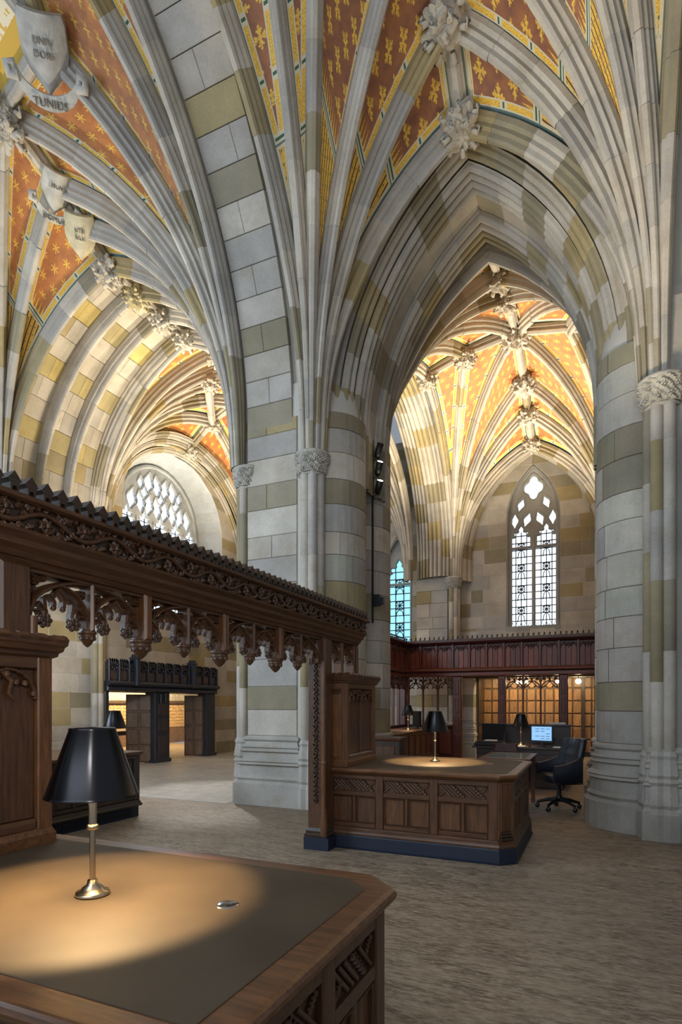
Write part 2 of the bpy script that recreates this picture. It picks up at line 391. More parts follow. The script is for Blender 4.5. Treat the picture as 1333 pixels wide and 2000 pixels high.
def web(parent, A, B, mat, zdiv=8.7, z0=6.6, name='painted_panel', N=18, M=4):
    vs_, dl, dr, lat, lon, dt = [], [], [], [], [], []
    f0 = 0
    for i in range(60):
        if A.at(A.L*i/60)[0].z > z0: f0 = i/60; break
    rows = []; S = 0; last = None; sdiv = None; Ls = []
    for i in range(N + 1):
        f = f0 + (1-f0)*i/N; a, na = A.at(A.L*f); b, nb = B.at(B.L*f); mid = (a+b)/2
        if last is not None: S += (mid - last).length
        last = mid; Ls.append((S, mid.z)); rows.append((a - na*.01, b - nb*.01, na + nb))
    sdiv = next((s for s, zz in Ls if zz > zdiv), Ls[-1][0])
    for i, (a, b, n) in enumerate(rows):
        W = (b-a).length; n = n.normalized()
        for j in range(M + 1):
            q = j/M; p = a.lerp(b, q) - n*(.10*W*q*(1-q)); vs_.append(p)
            dl.append(q*W); dr.append((1-q)*W); lat.append((q-.5)*W); lon.append(Ls[i][0] - sdiv); dt.append(Ls[-1][0] - Ls[i][0])
    fs = [(i*(M+1)+j, i*(M+1)+j+1, (i+1)*(M+1)+j+1, (i+1)*(M+1)+j) for i in range(N) for j in range(M)]
    m = MB(); m.add(vs_, fs, True); m.att = dict(dl=dl, dr=dr, lat=lat, lon=lon, dt=dt)
    return m.build(name, mat, parent)
def stoneweb(parent, A, B, ln=.36, z0=5.0, bandn=3, cols=2, po=.08):
    n = int(A.L / ln)
    for i in range(n):
        f0, f1 = i/n, (i+1)/n
        if A.at(A.L*f1)[0].z < z0: continue
        band = (i % bandn == 1); cc = 1 if random.random() < .5 else cols
        cuts = [0, 1] if cc == 1 else [0, random.uniform(.35, .65), 1]
        for q in range(len(cuts) - 1):
            def P(f, u, d):
                a, na = A.at(A.L*f); b, nb = B.at(B.L*f); return a.lerp(b, u) + (na + nb).normalized()*d
            u0, u1 = cuts[q], cuts[q+1]; g = .004; e = .007; F0, F1 = f0 + g/A.L*.7, f1 - g/A.L*.7; t = random.uniform(-.003, .003)
            v = [P(F0,u0,-.12),P(F0,u1,-.12),P(F1,u1,-.12),P(F1,u0,-.12),P(F0,u0,-e+t),P(F0,u1,-e+t),P(F1,u1,-e+t),P(F1,u0,-e+t),
                 P(F0+e/A.L,u0+e,t),P(F0+e/A.L,u1-e,t),P(F1-e/A.L,u1-e,t),P(F1-e/A.L,u0+e,t)]
            m = MB().add(v, [(0,1,5,4),(1,2,6,5),(2,3,7,6),(3,0,4,7),(4,5,9,8),(5,6,10,9),(6,7,11,10),(7,4,8,11),(8,9,10,11)])
            c = tone(band, po)
            if band: c = random.choice([(.46,.37,.15), (.42,.35,.17), (.36,.31,.17)])
            m.build('stone', STONE, parent, c)
        # mortar sheet behind
    m = MB(); R = []
    for i in range(13):
        a, na = A.at(A.L*i/12); b, nb = B.at(B.L*i/12); R.append([a - na*.11, b - nb*.11])
    m.loft(R, False, False).build('mortar_bed', MORTAR, parent)
def leafball(seed, amp=.28, n=26):
    rnd = random.Random(seed); ds = [Vector((rnd.gauss(0,1), rnd.gauss(0,1), rnd.gauss(0,1))).normalized() for _ in range(n)]
    def f(d):
        s = sorted([(d.dot(q), q) for q in ds], key=lambda t: -t[0]); g = s[0][0] - s[1][0]; c = s[0][1]
        u = d - c*s[0][0]; L = u.length; k = .5 + .5*cos(5*atan2(u.z + .3*u.x, u.y + .2*u.x)) if L > 1e-5 else 1
        return .66 + amp*min(1, g*7)*(.75 + .25*k) - .16*max(0, 1 - L/.09)
    return f
BOSSM = []
for i in range(5):
    m = MB().ball((0,0,-.02), 1, 72, 44, .9, leafball(i*3+1, .42, 44), False); BOSSM.append(m.mesh('boss_mesh', CARVE))
    rnd = random.Random(i)
    mm = MB()
def boss(parent, loc, r=.3, i=None, col=(.47,.435,.37), name='carved_boss'):
    i = random.randrange(5) if i is None else i; l = Vector(loc) + Vector((0,0,-.17))
    o = inst(BOSSM[i], name, parent, l, (random.uniform(-.3,.3), random.uniform(-.3,.3), random.uniform(0, 6)), col, (r, r, r)); 
    # curled leaves standing off the ball
    m = MB()
    for k in range(14):
        a = 2*pi*k/14 + i; c = l + Vector((cos(a)*r*(.74 - .2*(k % 2)), sin(a)*r*(.74 - .2*(k % 2)), -r*(.05 + .5*(k % 2)))); q = Vector((cos(a), sin(a), -.3)) * r*.62
        m.tube([c, c + q*.35 + V(0,0,-.12*r), c + q*.55 + V(0,0,.05*r), c + q*.42 + V(0,0,.22*r), c + q*.28 + V(0,0,.1*r)], [r*.10, r*.12, r*.09, r*.07, r*.02], 6)
    m.build('curled_leaf', CARVE, parent, col, kind='stuff'); return o
PLINTH = [(0,.15),(.33,.15),(.37,.095),(.41,.12),(.45,.08),(.60,.075),(.625,.125),(.655,.095),(.67,.12),(.71,.05),(.80,.05),(.825,.09),(.85,.045),(.87,.045),(.885,.075),(.91,.03),(.97,.02),(1.0,.05),(1.03,.05),(1.06,0)]
def base_box(parent, x0, x1, y0, y1, s=1.0, col=(.40,.385,.35)):
    m = MB().loft([[V(x0-o*s,y0-o*s,z), V(x1+o*s,y0-o*s,z), V(x1+o*s,y1+o*s,z), V(x0-o*s,y1+o*s,z)] for z, o in PLINTH]); return m.build('moulded_base', STONE, parent, col)
def base_drum(parent, cx, cy, r, col=(.40,.385,.35), a0=0, a1=2*pi, s=1.0):
    return MB().lathe((cx,cy,0), [(r + o*s, z) for z, o in PLINTH], 28, False, a0=a0, a1=a1).build('moulded_base', STONE, parent, col)
def shaft_cluster(parent, cx, cy, ang, r=.07, spread=.135, z0=1.0, caps=True, dark=1.0):
    """three attached shafts with a leaf capital, facing direction ang"""
    for k in (-1, 0, 1):
        a = ang + k*.95; x, y = cx + cos(a)*spread, cy + sin(a)*spread
        z = z0
        while z < ZC - .35:
            e = min(z + random.choice([.8, 1.15]), ZC - .3)
            if ZC - .3 - e < .3: e = ZC - .3
            MB().lathe((x,y,0), [(r-.004,z),(r,z+.006),(r,e-.006),(r-.004,e)], 12, True).build('shaft', STONE, parent, tuple(q*dark for q in tone(1.75 < z % 3.1 < 2.5, .1))); z = e
        MB().lathe((x,y,0), [(.135,0),(.135,.30),(.10,.36),(.12,.40),(.10,.62),(.125,.66),(.09,.70),(.115,.74),(.085,.92),(.10,.96),(r,1.02)], 8, False).build('shaft_base', STONE, parent, (.41,.39,.355))
    # core filling behind the shafts
    m = MB().lathe((cx,cy,0), [(spread-.01,0),(spread-.01,ZC)], 12, True); m.build('pier_core', STONE, parent, (.36,.345,.31))
    f = leafball(9, .3)
    m = MB().lathe((cx,cy,0), [(spread+.04,ZC-.34),(spread+.075,ZC-.325),(spread+.05,ZC-.30)], 18, True)
    rr_ = []
    for j in range(15):
        t_ = j/14; zz = ZC - .30 + .25*t_; rr_.append([V(cx + cos(2*pi*q/60)*R_, cy + sin(2*pi*q/60)*R_, zz) for q in range(60) for R_ in (spread + .06 + .055*t_ + .026*abs(sin(2*pi*q/60*5 + 5*t_ + 1.5*sin(7*t_))) + .014*sin(2*pi*q/60*17 + 19*t_),)])
    m.loft(rr_, True, True, False); m.lathe((cx,cy,0), [(spread+.10,ZC-.06),(spread+.135,ZC-.045),(spread+.14,ZC-.01),(spread+.12,ZC+.01),(.05,ZC+.015)], 18, True)
    m.build('capital', CARVE, parent, (.42,.40,.35))
    m = MB()
    for q in range(20):
        a = 2*pi*q/20; zz = ZC - .175 + .052*(1 if q % 2 else -1); rr = spread + .095 + (zz - ZC + .17)*.22; c_ = V(cx + cos(a)*rr, cy + sin(a)*rr, zz); tn = V(-sin(a), cos(a), 0)
        m.ball(c_ + V(cos(a), sin(a), 0)*.016, .017, 6, 4)
        for w_ in range(5):
            b = 2*pi*w_/5 + q; m.ball(c_ + tn*(.026*cos(b)) + V(0,0,.026*sin(b)), .020, 6, 4)
    m.build('carved_leaf', CARVE, parent, (.45,.42,.36), kind='stuff')
def arch_profile_pts(c, a, zs, H, f, out):
    R = (a*a + H*H) / (2*a); ccx = R - a; th = acos(max(-1, min(1, ccx / (R + out)))) * f
    return -(( -ccx) + (R + out)*cos(th)), zs + (R + out)*sin(th)   # left half: x from -(a+out) to 0
def arch_mould(parent, C, U, Nn, a, H, rings, zs=ZS, zlow=5.2, ln=.42, po=.3, band=True, sides=(-1, 1), dim=1.0):
    """deep moulded pointed arch: C centre point at floor level, U along the span, Nn through the wall. rings = list of orders, each a list of (depth, outset)."""
    C = Vector(C); U = Vector(U); Nn = Vector(Nn); R = (a*a+H*H)/(2*a); L = R*acos((R-a)/R); n = max(4, int(L/ln))
    for side in sides:
        for oi, prof in enumerate(rings):
            fr = [(-.3, 0)] if zlow < zs else []
            for i in range(n): fr.append((i/n, (i+1)/n))
            ph = random.randrange(3)
            for bi, (f0, f1) in enumerate(fr):
                rr = []
                for f in ((f0, f1) if f0 < 0 else (f0, (f0+f1)/2, f1)):
                    row = []
                    for d, out in prof:
                        if f < 0: x, z = -(a + out), zlow
                        else: x, z = arch_profile_pts(0, a, zs, H, f, out)
                        row.append(C + U*(side * x * -1) + Nn*d + Vector((0,0,z)))
                    rr.append(row)
                c = tone(band and (bi + oi // 3 + ph*0) % 3 == 1, .12)
                MB().loft(rr, False, False).build('stone', STONE, parent, tuple(q*dim for q in c))
def pointed(c, a, zb, zs, H):
    R = (a*a + H*H) / (2*a)
    def h(z):
        if z < zb or z > zs + H: return None
        if z <= zs: return (c - a, c + a)
        y = z - zs; x = a - (R - sqrt(max(0, R*R - y*y)))
        return (c - x, c + x) if x > .01 else None
    return h
# ---------------------------------------------------------------- floor
fl = MB().box(-17, 4.5, -5, 18.2, -.1, 0); fl.build('floor', FLOORM, None, kind='structure')
pv = root('floor', (-8, 11.5, 0), kind='structure')
for i in range(7):
    for j in range(13):
        x0 = -10.85 + i*.8; y0 = 7.4 + j*.76 
        if x0 + .8 > -5.24: continue
        k = random.uniform(.9, 1.1)
        MB().fbox(frame((0,0,0),(1,0,0),(0,1,0)), x0+.003, x0+.797, y0+.003, y0+.757, 0, .004).build('paving_slab', PAVE, pv, (.36*k,.345*k,.315*k))
# ---------------------------------------------------------------- piers
def make_pier(label, mir=None, cl=None):
    mx = (lambda x: x) if mir is None else (lambda x: 2*mir - x)
    p = root('stone_pier', (mx(-4.3), 8.7, 0), label, 'pier')
    a0, a1 = (-1.75, 1.75) if mir is None else (pi - 1.75, pi + 1.75)
    for cy, rr in ((8.32, .58), (9.45, .60)):
        cx = mx(-3.9); drum(p, cx, cy, rr, a0, a1, 1.06, 5.95, 3)
        base_drum(p, cx, cy, rr)
        MB().lathe((cx,cy,0), [(rr-.03,.5),(rr-.03,5.95),(rr-.09,6.3),(rr-.25,6.6),(.05,6.8)], 20, True).build('pier_core', MORTAR, p)
    xa, xb = sorted((mx(-5.0), mx(-4.12)))
    F = frame((xa, 7.62, 0), (1,0,0), (0,-1,0)); ashlar(p, F, 0, xb-xa, 1.06, ZS+.05, .62, None, False, .1)
    xc, xd = sorted((mx(-4.97), mx(-3.95)))
    MB().box(xc, xd, 7.64, 9.9, 0, 6.4).build('pier_core', MORTAR, p); base_box(p, xa, xb, 7.62, 9.6)
    F2 = frame((mx(-5.0), 7.62, 0), (0,1,0), (-1 if mir is None else 1,0,0)); ashlar(p, F2, 0, 2.2, 1.06, ZS+.05, .7, None, False, .1)
    return p
PIER1 = make_pier('central banded stone pier behind the oak screen, with black spotlights on its side')
shaft_cluster(PIER1, -3.9, 7.70, -pi/2+.5)
shaft_cluster(PIER1, -5.08, 7.80, pi + .5)
PIER2 = make_pier('large banded stone pier at the right edge of the view', AX)
shaft_cluster(PIER2, .70, 7.58, -pi/2-.5)
for x, y in ((1.02, 7.38), (1.22, 7.22), (1.42, 7.36)):
    MB().lathe((x,y,0), [(.17,0),(.17,.33),(.13,.38),(.15,.42),(.13,.62),(.155,.66),(.12,.70),(.145,.74),(.10,.9),(.12,.96),(.085,1.03),(.085,ZC)], 14, False).build('shaft', STONE, PIER2, (.42,.40,.37))
MB().box(.55, 1.6, 7.5, 9.0, 0, 6.2).build('pier_core', STONE, PIER2, (.40,.385,.35))
base_box(PIER2, .55, .95, 7.44, 7.7, .5)
# responds in the nave wall and the corners
def respond(x, y, ang, label, dark=1.0):
    p = root('wall_shaft', (x, y, 0), label, 'pier'); shaft_cluster(p, x, y, ang, dark=dark); return p
RESP = [respond(-10.72, 7.6, 0, 'clustered wall shaft at the near side of the blank left wall stretch'),
        respond(-10.72, 9.95, 0, 'pale clustered wall shaft between the blank left wall and the dark oak door screen'),
        respond(-10.70, 16.85, -.8, 'clustered corner shaft to the right of the dark oak door screen'),
        respond(-3.87, 16.85, -.8, 'clustered shaft left of the tall two light window above the red screen'),
        respond(.55, 16.85, -2.4, 'clustered shaft right of the tall two light window, half hidden by the right pier')]
cp = root('stone_pier', (-4.5, 17.0, 0), 'pale far corner pier above the left end of the red screen', 'pier')
F = frame((-4.98, 16.82, 0), (1,0,0), (0,-1,0)); ashlar(cp, F, 0, .95, 1.06, ZS, .6, None, True, .12); base_box(cp, -4.98, -4.03, 16.82, 17.2)
MB().box(-4.97, -4.0, 16.9, 17.2, 0, 6).build('pier_core', MORTAR, cp)
# ---------------------------------------------------------------- walls
def wall(name, F, a1, z1, holes, bl, breaks=()):
    o = root(name, F(0,0,0), kind='structure'); bk = ashlar(o, F, 0, a1, 0, z1, bl, holes, breaks=breaks); bk.build('mortar_bed', MORTAR, o); return o
Fl = frame((-10.9, 4.0, 0), (0,1,0), (1,0,0))
winL = pointed(13.05-4.0, 2.1, 3.9, 6.7, 1.85); doorL = lambda z: (10.2-4, 14.2-4) if z < 1.84 else None
wl = wall('wall_left', Fl, 13.3, 9.2, [winL, doorL], .85, (1.84, 3.9))
Fb = frame((-11.0, 17.3, 0), (1,0,0), (0,-1,0))
winB = pointed(AX + 11, .74, 3.72, 7.0, 1.45); winC = pointed(-5.75 + 11, .5, 3.4, 5.6, 1.2)
doorB = lambda z: (-3.25 + 11, 0.05 + 11) if z < 2.30 else None
wb = wall('wall_back', Fb, 12.6, 9.8, [winB, winC, doorB], .62, (2.30, 3.4, 3.72))
Fr = frame((1.45, 17.3, 0), (0,-1,0), (-1,0,0)); wall('wall_right', Fr, 7.6, 9.4, None, .9)
we = wall('wall_right', frame((2.0, 9.8, 0), (0,-1,0), (-1,0,0)), 5.2, 11.6, None, 1.0)
MB().box(.95, 2.0, 7.7, 8.6, 6.0, 9.4).build('pier_core', STONE, PIER2, (.40,.385,.35))
def r_outline(c, a, zb, zs, H):
    pts = [(c-a, zb), (c-a, zs)]; R = (a*a+H*H)/(2*a)
    for s in (-1, 1):
        rng = range(1, 11) if s < 0 else range(9, -1, -1)
        for i in rng:
            x, z = arch_profile_pts(0, a, zs, H, i/10, 0); pts.append((c + (-abs(x) if s < 0 else abs(x)), z))
    return pts + [(c+a, zb)]
def reveal(parent, F, c, a, zb, zs, H, d0, d1, col, a2=None, H2=None, zb2=None):
    a2 = a2 or a; H2 = H2 or H; zb2 = zb2 or zb; rings = []
    for d, A_, H_, z_ in ((-.05, a2+.4, H2+.5, zb2-.4), (-.02, a2, H2, zb2), (d0, a2, H2, zb2), (d1, a, H, zb), (d1+.01, a+.3, H+.4, zb-.3)): rings.append([F(x, d, z) for x, z in r_outline(c, A_, z_, zs, H_)])
    MB().loft(rings, True, False).build('window_reveal', STONE, parent, col)
def window(name, F, c, a, zb, zs, H, depth, nl, lz, pane, ncol=4, rows=11, tint=(.33,.33,.31), seed=1, cusp=True, orn=True, splay=(None,None,None)):
    """tracery window: frame, mullions, ogee tracery bars, lead cames and panes standing at b = -depth"""
    o = root(name, F(c, -depth, zb), kind='structure'); rnd = random.Random(seed); n = F(0,1,0) - F(0,0,0)
    reveal(o, F, c, a, zb, zs, H, 0.0, -depth - .1, tint, *splay)
    W = 2*a/nl; fr = MB(); b0 = -depth; U = F(1,0,0) - F(0,0,0)
    def P(x, z, b=b0): return F(c + x, b, z)
    def hz(x):  # height of arch at x
        lo, hi = zs, zs + H; R = (a*a+H*H)/(2*a); y = R*R - (R - a + abs(x))**2; return zs + sqrt(max(0, y))
    outline = [P(-a+.03, zb), P(-a+.03, zs)] + [P(-a + a*i/10, hz(-a + a*i/10) - .02) for i in range(1, 10)] + [P(0, zs+H-.03)] + [P(a*i/10, hz(a*i/10)-.02) for i in range(1, 10)] + [P(a-.03, zs), P(a-.03, zb)]
    fr.bar(outline, n, .13, .22)
    fr.fbox(F, c-a-.05, c+a+.05, b0-.1, b0+.22, zb-.12, zb+.03)
    fr.build('window_frame', STONE, o, tint)
    mu = MB()
    for i in range(1, nl):
        x = -a + W*i; mu.bar([P(x, zb), P(x, lz + .1)], n, .085 if nl > 2 else .10, .2)
    mu.build('mullion', STONE, o, tint)
    lh = W*.62; cu = bpy.data.curves.new('tracery', 'CURVE'); cu.dimensions = '2D'; cu.fill_mode = 'BOTH'; cu.extrude = .022 if nl > 2 else .035; cu.bevel_depth = .02; ring = MB(); cu.bevel_resolution = 0; cu.materials.append(STONE)
    def spl(pts):
        sp = cu.splines.new('POLY'); sp.points.add(len(pts)-1); sp.use_cyclic_u = True
        for i_, (x, z) in enumerate(pts): sp.points[i_].co = (x, z, 0, 1)
    zl = lz - .25; ol = [(-a+.02, zl)] + [(-a + a*i/12 + (.02 if i == 0 else 0), hz(-a + a*i/12) - .01) for i in range(0, 12)] + [(0, zs+H-.02)]
    ol = ol + [(-x, z) for x, z in ol[::-1][1:]]; spl(ol)
    for i in range(nl):    # cusped heads of the lights
        xm = -a + W*(i+.5); w = W/2 - .075 + (.02 if nl > 2 else 0); L_ = [(w, zl+.03), (w, lz+lh*.08), (w*.98, lz+lh*.22), (w*.70, lz+lh*.20), (w*.62, lz+lh*.26), (w*.80, lz+lh*.42), (w*.66, lz+lh*.56), (w*.36, lz+lh*.52), (w*.26, lz+lh*.58), (w*.30, lz+lh*.74), (w*.12, lz+lh*.9)]
        spl([(xm - x, z) for x, z in L_] + [(xm, lz+lh*1.04)] + [(xm + x, z) for x, z in L_[::-1]])
    def inside(x, z): return z < hz(x) - .07 and abs(x) < a - .05
    def lobed(x, z, w, h, tilt=0, k=3):
        pts = []; out = []
        for i_ in range(28):
            t = 2*pi*i_/28
            if k == 4: q = .62 + .38*abs(cos(2*t))**.7; px, pz = w*sin(t)*q, h*cos(t)*q
            else: px, pz = w*sin(t)*(1 - .5*abs(cos(t))**1.5)*(1 + .16*cos(4*t)), h*cos(t)
            ox, oz = px*1.16 + .018*sin(t), pz*1.08 + .018*cos(t); out.append((x + ox*cos(tilt) + oz*sin(tilt), z + oz*cos(tilt) - ox*sin(tilt)))
            pts.append((x + px*cos(tilt) + pz*sin(tilt), z + pz*cos(tilt) - px*sin(tilt)))
        if all(inside(*p) for p in pts): spl(pts); ring.bar([P(px_, pz_, b0+.06) for px_, pz_ in out], n, .026, .05, True); return True
        return False
    step = W*.62; zc = lz + lh*.86; row = 0
    while zc < zs + H and row < 9:
        xs = [-a + W*i for i in range(0, nl+1)] if row % 2 == 0 else [-a + W*(i+.5) for i in range(nl)]
        for x in xs:
            if nl == 2:
                if row == 0:
                    for s_ in (-1, 1): lobed(x + s_*W*.25, zc + W*.28, W*.15, W*.33, -s_*.35 if abs(x) < .01 else 0, 2)
                elif row == 1: lobed(x, zc + W*.30, W*.14, W*.30, .35 if x < 0 else -.35, 2)
            else:
                for s_ in (-1, 1):
                    if not lobed(x + s_*W*.25, zc + W*.38, W*.23, W*.44, s_*.16 if row % 2 else -s_*.16, 2): lobed(x + s_*W*.22, zc + W*.25, W*.15, W*.26, s_*.1, 2)
        if nl > 2:
            for x in ([-a + W*(i+.5) for i in range(nl)] if row % 2 == 0 else [-a + W*i for i in range(1, nl)]): lobed(x, zc + W*.86, W*.20, W*.24, 0, 4)
        zc += step if nl == 2 else W*.98; row += 1
    ring_last = ring
    if nl == 2: lobed(0, zs + H - W*.82, W*.40, W*.50, 0, 4)
    if ring.v: ring.build('tracery_moulding', STONE, o, tint)
    to = bpy.data.objects.new('tracery', cu); COL.objects.link(to); to.parent = o; ORG[to] = ORG[o]; to.color = (*tint, 1)
    mw = Matrix((U, Vector((0,0,1)), n)).transposed().to_4x4(); to.matrix_local = Matrix.Translation(F(c, b0+.02, 0) - ORG[o]) @ mw
    # lead came lattice
    ca = MB(); bz = b0 - .03
    for i in range(nl):
        x0 = -a + W*i + .05; w = W - .10
        for q in range(1, ncol): ca.fbox(F, c + x0 + w*q/ncol - .013, c + x0 + w*q/ncol + .013, bz-.012, bz+.012, zb, lz + lh*.55)
        hh = (lz + lh*.3 - zb) / rows
        for r in range(1, rows+1):
            zz = zb + hh*r; ca.fbox(F, c + x0, c + x0 + w, bz-.012, bz+.012, zz-.013, zz+.013)
            if orn and r % 3 == 0:   # ornamental square with a rosette, and a canopied head above
                xm = c + x0 + w/2; s = w*.15
                for (p, q2) in (((-s,-s),(s,s)), ((-s,s),(s,-s)), ((-s,0),(s,0)), ((0,-s),(0,s)), ((-s,-s),(s,-s)), ((-s,s),(s,s)), ((-s,-s),(-s,s)), ((s,-s),(s,s))):
                    ca.tube([F(xm+p[0], bz, zz-s-.02+p[1]), F(xm+q2[0], bz, zz-s-.02+q2[1])], .016, 4)
                ca.tube([F(xm - s*1.1, bz, zz-s*2.2-.25), F(xm - s*.8, bz, zz-s*2.2-.08), F(xm, bz, zz-s*2.2), F(xm+s*.8, bz, zz-s*2.2-.08), F(xm+s*1.1, bz, zz-s*2.2-.25)], .017, 4)
        for r in range(5): ca.tube([F(c+x0+w*r/5, bz, zb+.02), F(c+x0+w*(r+.5)/5, bz, zb+.16), F(c+x0+w*(r+1)/5, bz, zb+.02)], .016, 4)
    ca.build('lead_came', IRON, o, kind='stuff')
    # panes, one per lead square group
    for i in range(nl):
        x0 = -a + W*i; nr = max(4, rows // 2)
        for q in range(2):
            for r in range(nr + 1):
                z0 = zb + (lz - zb)*r/nr; z1 = zb + (lz - zb)*(r+1)/nr if r < nr else lz + lh
                xa, xb = x0 + W*q/2, x0 + W*(q+1)/2; tt = rnd.uniform(-.004, .004)
                MB().fbox(F, c+xa+.003, c+xb-.003, b0-.07, b0-.06+tt, z0+.003, min(z1, hz((xa+xb)/2))-.003).build('pane', pane, o)
    ns = nl*2
    for i in range(ns):
        xa, xb = -a + 2*a*i/ns, -a + 2*a*(i+1)/ns; ha, hb = hz(xa), hz(xb); z0 = lz + lh
        if max(ha, hb) > z0 + .05:
            v = [F(c+xa,b0-.065,z0),F(c+xb,b0-.065,z0),F(c+xb,b0-.065,max(hb,z0)),F(c+xa,b0-.065,max(ha,z0))]
            w_ = [F(c+xa,b0-.075,z0),F(c+xb,b0-.075,z0),F(c+xb,b0-.075,max(hb,z0)),F(c+xa,b0-.075,max(ha,z0))]
            MB().add(v + w_, [(0,1,2,3),(7,6,5,4),(0,1,5,4),(1,2,6,5),(2,3,7,6),(3,0,4,7)]).build('pane', pane, o)
    return o
window('window_1', Fb, AX + 11, .70, 3.78, 6.9, 1.5, .22, 2, 6.35, PANE, 4, 13)
window('window_2', Fl, 13.05 - 4, 1.62, 4.12, 6.7, 1.65, .7, 5, 6.55, PANES, 3, 9, (.34,.37,.40), 2, orn=False, splay=(2.1, 1.85, 3.9))  # bluish tint puts the daylight's colour into the window stone
window('window_3', Fb, -5.75 + 11, .46, 3.45, 5.6, 1.15, .22, 1, 5.6, PANEB, 3, 10, (.33,.35,.34), 3)
# deep moulded arches
ARM = root('transverse_arch', (AX, 8.8, 0), 'deep moulded pointed stone arch spanning from the central pier to the right pier', 'arch')
def rolls(d0, d1, o0, o1, n, r=.036, hol=.05):
    """n bold rolls with deep hollows between, from (d0,o0) to (d1,o1)"""
    P = [(d0, o0 + hol)]
    for i in range(n):
        c = (i + .5)/n; d = d0 + (d1-d0)*c; o = o0 + (o1-o0)*c; w = (d1-d0)/n; q = abs(w)*.36; sg = 1 if w > 0 else -1
        P += [(d - sg*q, o + hol), (d - sg*q, o + .012), (d - sg*q*.6, o - .018), (d, o - .03), (d + sg*q*.6, o - .018), (d + sg*q, o + .012), (d + sg*q, o + hol)]
    P.append((d1, o1 + hol)); return P
arch_mould(ARM, (AX, 0, 0), (1,0,0), (0,1,0), 1.66, 3.28, [
    [(7.76,.75)] + rolls(7.78, 8.0, .42, .26, 2), rolls(8.0, 8.2, .22, .13, 2), rolls(8.2, 8.42, .08, .05, 2), rolls(8.42, 8.66, .04, .05, 2),
    [(8.66,.12),(8.68,.07),(9.0,.07),(9.02,.04)], rolls(9.02, 9.3, .01, -.01, 2, hol=.04), rolls(9.3, 9.62, .0, .04, 2), rolls(9.62, 9.9, .16, .30, 2)], ln=.44, zlow=5.0)
bkr = []
for side in (-1, 1):
    for d in (7.80, 9.86):
        pass
    rr_ = []
    for i in range(13):
        row = []
        for d, o_ in ((7.80, .56), (8.3, .2), (8.7, .18), (9.5, .14), (9.88, .36)):
            x, z = arch_profile_pts(0, 1.66, ZS, 3.28, i/12, o_); row.append(Vector((AX - side*x, d, z)))
        rr_.append(row)
    MB().loft(rr_, False, False).build('mortar_bed', MORTAR, ARM)
WR = root('wall_arch', (AX, 17, 0), 'moulded wall arch framing the tall two light window at the end of the aisle', 'arch')
arch_mould(WR, (AX, 17.3, 0), (1,0,0), (0,-1,0), 1.75, 2.9, [rolls(.55,.36,.36,.27,2), rolls(.36,.18,.18,.12,2), rolls(.18,-.02,.05,0,2)], ln=.36)
WL = root('wall_arch', (-10.9, 13.2, 0), 'moulded wall arch around the sunlit traceried window in the left wall', 'arch')
arch_mould(WL, (-10.9, 13.3, 0), (0,1,0), (1,0,0), 2.75, 2.75, [rolls(.42,.27,.42,.32,2), rolls(.27,.13,.24,.18,2), rolls(.13,-.02,.08,0,2)], ln=.45)
AR2 = root('arcade_arch', (-4.45, 13.4, 0), 'broad moulded arcade arch running from the central pier to the far corner pier', 'arch')
arch_mould(AR2, (-3.72, 13.4, 0), (0,1,0), (-1,0,0), 3.15, 3.55, [
    [(-.05,.5)] + rolls(0,.20,.22,.14,2), rolls(.20,.42,.08,.03,2), rolls(.42,.80,0,0,3), rolls(.80,1.02,.03,.08,2), rolls(1.02,1.24,.14,.24,2)], ln=.5, zlow=5.3)
# ---------------------------------------------------------------- vaults
def vault(label, clusters, lines, mat, zdiv, bosses, dim=1.0, spacer=None):
    v = root('ceiling', label[1], kind='structure'); v['label'] = label[0]; paths = []
    for (S, targets) in clusters:
        ps = []
        for tg in targets:
            p = Path(S, tg[:3], off=.145); ps.append(p)
            if len(tg) == 3 or tg[3] != 'x': rib(v, p, dim=dim)
        for a, b in zip(ps, ps[1:]): web(v, a, b, mat, zdiv)
        paths.append(ps)
    for A, B in lines: rib(v, Line(A, B), PROFR, ln=.6, dim=dim)
    for b in bosses: boss(v, b[:3], b[3] if len(b) > 3 else .28, col=b[4] if len(b) > 4 else (.47,.435,.37))
    return v, paths
def mirx(ts, c=AX): return [(2*c - t[0],) + tuple(t[1:]) for t in ts]
def miry(ts, c): return [(t[0], 2*c - t[1]) + tuple(t[2:]) for t in ts]
TA = [(AX,7.74,9.5),(AX,6.95,10.05),(AX,5.8,10.5),(AX,3.5,11.0),(-2.8,3.5,11.1),(-4.2,3.5,11.0)]
VA, _ = vault(('painted rib vault of the near aisle bay, terracotta with gold fleurs', (AX, 5.6, 0)),
    [((-3.92,7.70), TA), ((.70,7.66), mirx(TA))],
    [((AX,7.74,9.5),(AX,6.95,10.05)),((AX,6.95,10.05),(AX,5.8,10.5)),((AX,5.8,10.5),(AX,3.5,11.0))], P_FLEUR, 8.85,
    [(AX,7.70,9.5,.30),(AX,6.95,10.05,.33)])
TN = [(-5.15,3.5,11.0),(-5.95,3.7,11.1),(-6.6,5.3,10.3),(-8,5.7,10.35),(-8,6.6,10.05),(-8,7.1,9.75),(-8,7.7,9.5)]
TW = [(-8,7.7,9.5),(-8,6.6,10.05),(-8,5.7,10.35),(-8,3.5,10.7)]
